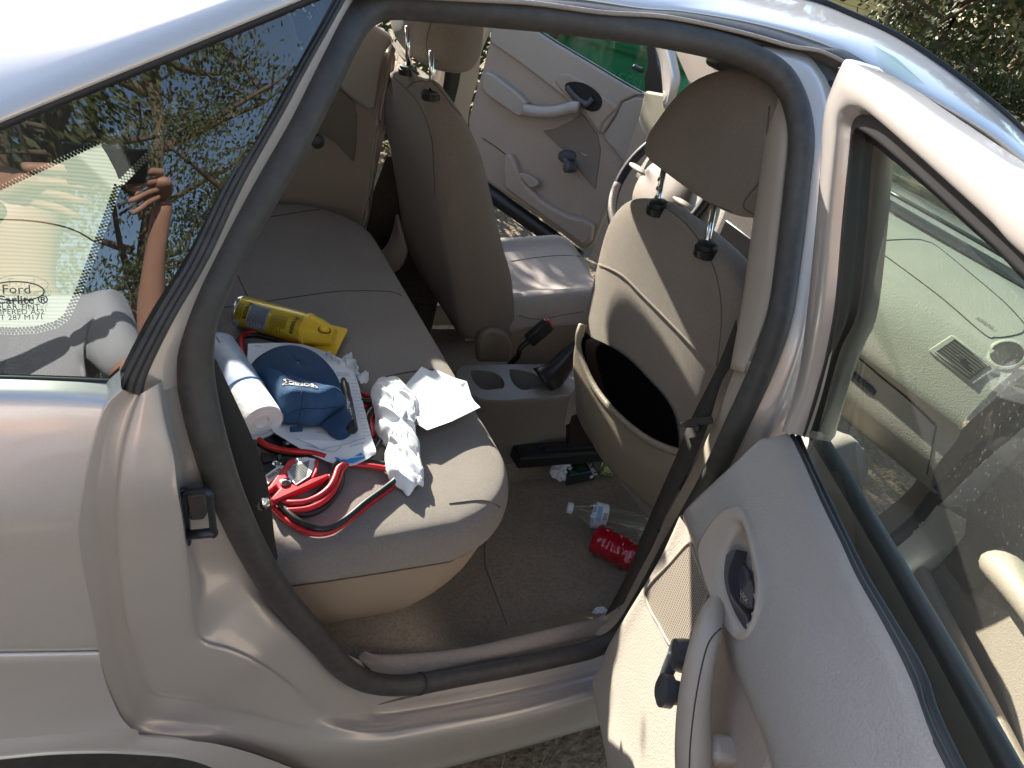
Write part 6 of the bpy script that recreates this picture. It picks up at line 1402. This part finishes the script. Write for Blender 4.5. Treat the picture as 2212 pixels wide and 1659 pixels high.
# ---- trees
mat('bark', (.13, .095, .07), .95, bump=.8, bscale=30, var=.3, vscale=12)
mat('leaf', (.045, .068, .022), .6, col2=(.095, .105, .03), c2scale=1.3, c2amt=1.0, var=.35, vscale=40)
mat('leaf_olive', (.085, .090, .030), .6, col2=(.16, .125, .04), c2scale=1.0, c2amt=1.0, var=.35, vscale=35)
def tree(loc, h, cr_, label, group, leafm='leaf', nleaf=2600, ls=.075, seed=1, low=.25):
    rnd = random.Random(seed); root = empty('tree', loc, label, 'tree', group); L = V(loc)
    vs, fs = [], []
    def limb(p, q, r0, r1, n=7):
        pts = crow([p, p.lerp(q, .5)+V((rnd.uniform(-.08, .08), rnd.uniform(-.08, .08), 0))*(q-p).length, q], 3); k0 = len(vs); k = 6
        for i, (a, (t, s, u)) in enumerate(zip(pts, frames(pts))):
            r = r0+(r1-r0)*i/(len(pts)-1)
            for j in range(k): an = 6.283*j/k; vs.append(a+s*(r*math.cos(an))+u*(r*math.sin(an)))
        for i in range(len(pts)-1):
            for j in range(k): fs.append((k0+i*k+j, k0+i*k+(j+1) % k, k0+(i+1)*k+(j+1) % k, k0+(i+1)*k+j))
    top = L+V((rnd.uniform(-.4, .4), rnd.uniform(-.4, .4), h*.8)); limb(L-V((0, 0, .1)), top, h*.022, h*.006)
    tips = []
    for i in range(16):
        f = rnd.uniform(low, .95); b = L.lerp(top, f); an = rnd.random()*6.283; rr_ = cr_*rnd.uniform(.5, 1.0)*(1-.45*abs(f-.55)); e = b+V((math.cos(an)*rr_, math.sin(an)*rr_, rnd.uniform(.05, .5)*rr_))
        limb(b, e, h*.008, h*.002); tips.append((b, e))
        for _ in range(3):
            s_ = b.lerp(e, rnd.uniform(.4, .9)); e2 = s_+V((rnd.uniform(-1, 1), rnd.uniform(-1, 1), rnd.uniform(-.3, .8)))*rr_*.4; limb(s_, e2, h*.003, h*.001); tips.append((s_, e2))
    mesh('trunk', vs, fs, 'bark', root)
    vs, fs = [], []; cl = []
    for b, e in tips:
        for _ in range(3): cl.append((b.lerp(e, rnd.uniform(.5, 1.05)), cr_*rnd.uniform(.10, .24)))
    for i in range(nleaf):
        c, r = cl[rnd.randrange(len(cl))]; d = V((rnd.gauss(0, 1), rnd.gauss(0, 1), rnd.gauss(0, .7))); p = c+d*r*.6
        n = V((rnd.uniform(-1, 1), rnd.uniform(-1, 1), rnd.uniform(-.4, 1))).normalized(); a = n.cross(V((rnd.random(), rnd.random(), .3))).normalized(); b = n.cross(a); s = ls*rnd.uniform(.6, 1.3); k = len(vs)
        vs += [p-a*s, p-b*s*.45, p+a*s, p+b*s*.45]; fs.append((k, k+1, k+2, k+3))
    mesh('crown', vs, fs, leafm, root, smooth=False); return root
def pol(az, d): return V((EYE.x+math.cos(az)*d, EYE.y+math.sin(az)*d, 0))
def tcopy(src, loc, rot, sc, label, group):
    r = src.copy(); COL.objects.link(r); r.location = loc; r.rotation_euler = (0, 0, rot); r.scale = (sc, sc, sc); r['label'] = label; r['group'] = group
    for c in list(src.children):
        d = c.copy(); COL.objects.link(d); d.parent = r; d.matrix_parent_inverse = c.matrix_parent_inverse.copy()
    return r
GF = 'trees beyond the front of the car'
def tl_(az, d): p = pol(R(az), d); return V((p.x, p.y, gz(p.x, p.y)-.05))
t1 = tree(tl_(38.5, 15), 4.6, 2.3, 'dense dark green tree directly above the windscreen pillar', GF, 'leaf', 15000, .062, 11, .08)
t2 = tree(tl_(34.5, 17.5), 6.5, 2.4, 'bare trunked tree with thin crown beside the sunlit ground', GF, 'leaf', 3600, .09, 23, .3)
t3 = tree(tl_(31, 14), 6.0, 2.3, 'yellowing olive tree at the far edge of the grove', GF, 'leaf_olive', 10000, .066, 31, .12)
tcopy(t1, tl_(41, 24), 1.9, 1.15, 'green tree in front of the pale yellow shed', GF)
tcopy(t2, tl_(36.5, 26), .8, 1.3, 'tall thin tree standing behind the dense dark one', GF)
tcopy(t1, tl_(35.5, 16.5), 3.0, .95, 'leafy green tree filling the gap above the roof edge', GF)
tcopy(t3, tl_(29, 22), 2.6, 1.3, 'olive tree low at the frame edge beside the roof', GF)
tcopy(t1, tl_(33, 30), 4.1, 1.5, 'far green tree beyond the sunlit clearing', GF)
tcopy(t2, tl_(39.5, 33), 3.3, 1.5, 'tall tree far behind the dense dark tree', GF)
t4 = tree(tl_(-80, 9.5), 7.0, 2.7, 'fine leaved tree mirrored at the middle of the side window', 'trees across the yard seen mirrored in the side window', 'leaf', 9000, .042, 77, .12)
GR = 'trees across the yard seen mirrored in the side window'
for k, (az, d, sc, src, lb) in enumerate([(-98, 9.5, 1.3, t4, 'olive tree mirrored behind the photographer'), (-62, 10.5, 1.3, t4, 'thin branching tree mirrored by the rubber channel'), (-114, 11, 1.5, t4, 'dark tree mirrored near the rear of the side window'), (-48, 12, 1.5, t3, 'olive tree mirrored in the painted sill'), (-89, 14, 2.0, t4, 'tall tree mirrored high in the side window'), (-130, 13, 1.3, t4, 'tree mirrored at the far left of the side window'), (-71, 16, 1.3, t4, 'big dark tree mirrored behind the thin one'), (-106, 16, 2.1, t4, 'tall olive tree mirrored above the photographer')]):
    tcopy(src, tl_(az, d), k*1.3, sc, lb, GR)
for k, (az, d, sc, lb) in enumerate([(160, 8, 1.1, 'fine leaved tree added behind the boot'), (184, 7.5, 1.15, 'tree added directly behind the car'), (206, 8.5, 1.2, 'tree added behind the rear wheel')]):
    tcopy(t4, tl_(az, d), k*1.9, sc, lb, 'added trees screening the sky behind the car')  # unseen trees added to cut sky light from the rear
GL = 'trees beyond the far side of the car'
for k, (az, d, sc, src, lb) in enumerate([(66, 16, 1.2, t1, 'green tree beyond the far windows'), (52, 18, 1.2, t3, 'olive tree beyond the windscreen'), (47, 14, 1.0, t2, 'thin tree beyond the windscreen pillar')]):
    tcopy(src, tl_(az, d), k*2.1+.4, sc, lb, GL)

for k in range(9):  # shrub row added to shade the ground and dim the far door
    p = V((-4.2+.78*k, 4.3+.18*math.sin(k*2.2), 0)); p.z = gz(p.x, p.y)-.05
    sh_ = tcopy(t1, p, k*1.7, .50+.04*math.sin(k*1.3), ('first', 'second', 'third', 'fourth', 'fifth', 'sixth', 'seventh', 'eighth', 'last')[k]+' low shrub from the rear end of the added row beyond the car', 'added shrubs shading the ground beyond the car'); sh_.name = 'shade_shrub'; sh_['category'] = 'shade_shrub'
# ---- pale yellow shed behind the trees
mat('siding', (.55, .47, .22), .7, var=.08, vscale=4); mat('shed_roof', (.20, .17, .15), .8); mat('dark_pane', (.03, .035, .04), .1)
hc_ = tl_(43.3, 30)
hs_ = empty('shed', hc_, 'pale yellow clapboard shed half hidden behind the trees', 'shed')
ha = R(43.3-90); hx = V((math.cos(ha), math.sin(ha), 0)); hy = V((-hx.y, hx.x, 0))
hr_ = Matrix((hx, hy, V((0, 0, 1)))).transposed()
box('wall', hc_+hy*2.5+V((0, 0, 1.3)), (5.0, 4.6, 2.7), 'siding', hs_, rot=hr_, bev=0)
for k in range(12): box('clapboard', hc_+hy*.17+V((0, 0, .15+.21*k)), (5.06, .05, .195), 'siding', hs_, rot=hr_ @ Matrix.Rotation(R(6), 3, 'X'), bev=0)
wdw = box('window', hc_-hx*.9+hy*.12+V((0, 0, 1.5)), (1.0, .10, .9), 'trim', hs_, rot=hr_, bev=.01); box('pane', hc_-hx*.9+hy*.05+V((0, 0, 1.5)), (.8, .04, .7), 'dark_pane', wdw, rot=hr_, bev=0)
rv = [hc_+hx*a+hy*b+V((0, 0, c)) for a, b, c in ((-2.9, -.3, 2.6), (2.9, -.3, 2.6), (2.9, 2.5, 3.9), (-2.9, 2.5, 3.9), (-2.9, 5.3, 2.6), (2.9, 5.3, 2.6))]
solid(mesh('roof', rv, [(0, 1, 2, 3), (3, 2, 5, 4)], 'shed_roof', hs_, smooth=False), .08)

# ---- green wheeled refuse cart and old planks beyond the driver door
mat('cart_green', (.018, .20, .095), .45, var=.15, vscale=4); mat('cart_text', (.028, .235, .115), .5); mat('plank', (.26, .22, .18), .9, bump=.5, bscale=40, var=.2, vscale=10)
caz = math.atan2(.815, .55); cd = V((math.cos(caz), math.sin(caz), 0)); cpos = V((EYE.x, EYE.y, 0))+cd*4.9; cpos.z = gz(cpos.x, cpos.y)
crt = empty('refuse_cart', cpos, 'green wheeled refuse cart beyond the open driver door', 'refuse cart')
cx_ = V((cd.y, -cd.x, 0)); 
def cq(u, v, z): return cpos+cx_*u+cd*v+V((0, 0, z))
loft('cart_body', [[cq(u*s, v*s-.0, z) for u, v in ((-.36, -.34), (0, -.37), (.36, -.34), (.40, 0), (.36, .36), (0, .38), (-.36, .36), (-.40, 0))] for z, s in ((.06, .84), (.1, .87), (.5, .94), (.92, 1.0), (.96, 1.06), (1.0, 1.06))], 'cart_green', crt, ku=3, kv=3, closed=True, cap=True)
loft('cart_lid', [[cq(u*s, v*s, z) for u, v in ((-.36, -.36), (0, -.40), (.36, -.36), (.41, 0), (.37, .38), (0, .40), (-.37, .38), (-.41, 0))] for z, s in ((1.0, 1.08), (1.03, 1.10), (1.07, 1.0), (1.10, .7), (1.11, .3))], 'cart_green', crt, ku=3, kv=3, closed=True, cap=True)
for s in (-1, 1): lathe('wheel', cq(s*.30, .40, .12), cq(s*.36, .40, .12), [(0, .12), (1, .12)], 'black', crt, n=20)
text('cart_word', 'PROGRESSIVE', .085, 'cart_text', cq(-.30, -.372, .80), cx_, V((0, 0, 1)), crt, bold=.002)
c2 = crt.copy(); COL.objects.link(c2); c2.location = cpos+cx_*.92+cd*.55; c2.rotation_euler = (0, 0, .25); c2['label'] = 'second green refuse cart standing behind the first'; c2['group'] = 'green refuse carts'; crt['group'] = 'green refuse carts'
for ch_ in list(crt.children):
    if ch_.name.startswith('cart_word'): continue
    d = ch_.copy(); COL.objects.link(d); d.parent = c2; d.matrix_parent_inverse = ch_.matrix_parent_inverse.copy()
for k in range(3):
    p = V((EYE.x, EYE.y, 0))+V((.572, .806, 0)).normalized()*(7.4+.35*k)
    tag(box('plank', V((p.x, p.y, GROUND+.10+.06*k)), (1.3, .16, .04), 'plank', None, rot=Matrix.Rotation(-.5+.2*k, 3, 'Z'), bev=.004), ['weathered grey plank on the ground by the mirror', 'weathered plank lying across the lowest one', 'topmost weathered plank of the small pile'][k], 'plank', 'old planks by the mirror')

# ---- the person taking the picture, mirrored in the side window
mat('skin', (.48, .27, .19), .5, var=.06, vscale=30); mat('shirt', (.52, .54, .57), .85, bump=.4, bscale=60, var=.08, vscale=8); mat('jeans', (.10, .14, .22), .9, bump=.4, bscale=300, var=.2, vscale=12); mat('hair', (.05, .035, .025), .7); mat('phone_black', (.012, .012, .014), .2)
FWD = V((CX.z, CY.z, CZ.z)); RGT = V((CX.x, CY.x, CZ.x)); UPP = -V((CX.y, CY.y, CZ.y))
def skin(name, nodes, edges, m, parent, sub=2):
    me = bpy.data.meshes.new(name); me.from_pydata([tuple(n[0]) for n in nodes], edges, []); o = bpy.data.objects.new(name, me); COL.objects.link(o)
    o.modifiers.new('skin', 'SKIN'); sv = me.skin_vertices[0].data
    for i, n in enumerate(nodes): sv[i].radius = (n[1], n[2] if len(n) > 2 else n[1])
    sv[0].use_root = True
    o.modifiers.new('sub', 'SUBSURF').levels = sub; o.modifiers['sub'].render_levels = sub
    me.materials.append(M[m]); adopt(o, parent)
    dg = bpy.context.evaluated_depsgraph_get(); dg.update(); nm = bpy.data.meshes.new_from_object(o.evaluated_get(dg)); o.modifiers.clear(); o.data = nm; nm.name = name
    nm.polygons.foreach_set('use_smooth', [True]*len(nm.polygons)); return o
PB = V((-.22, -1.36, GROUND))
person = empty('person', PB, 'person in a pale shirt and jeans holding up a phone', 'person')
def pp(x, y, z): return PB+V((x, y, z))
hl, hr2 = EYE-RGT*.105-FWD*.045-UPP*.035, EYE+RGT*.110-FWD*.045-UPP*.035      # wrists' sides of the phone
wl, wr_ = EYE-RGT*.165-FWD*.075-UPP*.085, EYE+RGT*.165-FWD*.085-UPP*.095
sl, sr = pp(-.19, .02, 1.42), pp(.19, .02, 1.42)
el, er = pp(-.30, .14, 1.16), pp(.31, .13, 1.16)
nodes = [(pp(0, 0, .95), .15, .11), (pp(0, .0, 1.15), .145, .10), (pp(0, 0, 1.34), .16, .10), (pp(0, -.01, 1.46), .075, .065), (pp(0, .01, 1.54), .055), (pp(0, .025, 1.62), .075, .085), (pp(0, .03, 1.72), .078, .09), (pp(0, .02, 1.79), .045),
         (sl, .065), (el, .042), (wl, .027), (sr, .065), (er, .042), (wr_, .027),
         (pp(-.10, 0, .85), .09), (pp(-.11, .02, .48), .06), (pp(-.12, -.02, .09), .042), (pp(-.12, .12, .045), .035), (pp(.10, 0, .85), .09), (pp(.11, .02, .48), .06), (pp(.12, -.02, .09), .042), (pp(.12, .12, .045), .035)]
edges = [(0, 1), (1, 2), (2, 3), (3, 4), (4, 5), (5, 6), (6, 7), (2, 8), (8, 9), (9, 10), (2, 11), (11, 12), (12, 13), (0, 14), (14, 15), (15, 16), (16, 17), (0, 18), (18, 19), (19, 20), (20, 21)]
skin('body', nodes, edges, 'skin', person)
tn = [(pp(0, 0, .93), .172, .128), (pp(0, 0, 1.15), .165, .118), (pp(0, 0, 1.34), .178, .116), (pp(0, -.01, 1.455), .09, .08), (sl, .083), (sl.lerp(el, .62), .066), (sr, .083), (sr.lerp(er, .62), .066)]
skin('shirt', tn, [(0, 1), (1, 2), (2, 3), (2, 4), (4, 5), (2, 6), (6, 7)], 'shirt', person)
jn = [(pp(0, 0, .94), .168, .125), (pp(-.10, 0, .82), .105), (pp(-.11, .02, .48), .075), (pp(-.12, -.02, .10), .062), (pp(.10, 0, .82), .105), (pp(.11, .02, .48), .075), (pp(.12, -.02, .10), .062)]
skin('jeans', jn, [(0, 1), (1, 2), (2, 3), (0, 4), (4, 5), (5, 6)], 'jeans', person)
skin('hair', [(pp(0, -.02, 1.66), .085, .09), (pp(0, -.005, 1.76), .088, .098), (pp(0, .0, 1.815), .05)], [(0, 1), (1, 2)], 'hair', person)
for s in (-1, 1): lathe('shoe', pp(s*.12, -.07, .04), pp(s*.12, .17, .035), [(0, .03), (.1, .045), (.6, .048), (.9, .04), (1, .02)], 'black', person, n=16)
def hand(w, px, inward, parent):
    """palm beside the phone, four bent fingers laid over its edge, thumb below"""
    pal = w.lerp(px, .62)
    skin('palm', [(w, .026, .022), (w.lerp(px, .35), .031, .020), (pal, .034, .017), (px-inward*.012, .026, .014)], [(0, 1), (1, 2), (2, 3)], 'skin', parent)
    for k in range(4):
        b = pal+UPP*(.030-.019*k)+inward*.004; l = (.034, .040, .037, .030)[k]; up = UPP*(.010-.006*k)
        p1 = b+inward*l+up+FWD*.012; p2 = p1+inward*l*.72+FWD*.006-UPP*.004*k; p3 = p2+inward*l*.5-FWD*.010-UPP*.003*k
        skin('finger', [(b-inward*.01, .0105), (p1, .0098), (p2, .0088), (p3, .0070)], [(0, 1), (1, 2), (2, 3)], 'skin', parent)
    tb = w.lerp(px, .35)-UPP*.02-FWD*.006; skin('thumb', [(tb, .014), (tb+inward*.034+UPP*.004-FWD*.012, .0115), (tb+inward*.062+UPP*.016-FWD*.012, .009)], [(0, 1), (1, 2)], 'skin', parent)
hl_ = empty('left_hand', (0, 0, 0)); hr_2 = empty('right_hand', (0, 0, 0)); adopt(hl_, person); adopt(hr_2, person)
hand(wl, hl, RGT, hl_); hand(wr_, hr2, -RGT, hr_2)
ph_ = empty('phone', EYE-FWD*.03, 'black phone held level in both hands', 'phone')
pr_ = Matrix((RGT, UPP, -FWD)).transposed()
box('phone_body', EYE-FWD*.036, (.158, .076, .009), 'phone_black', ph_, rot=pr_, bev=.004, seg=3)
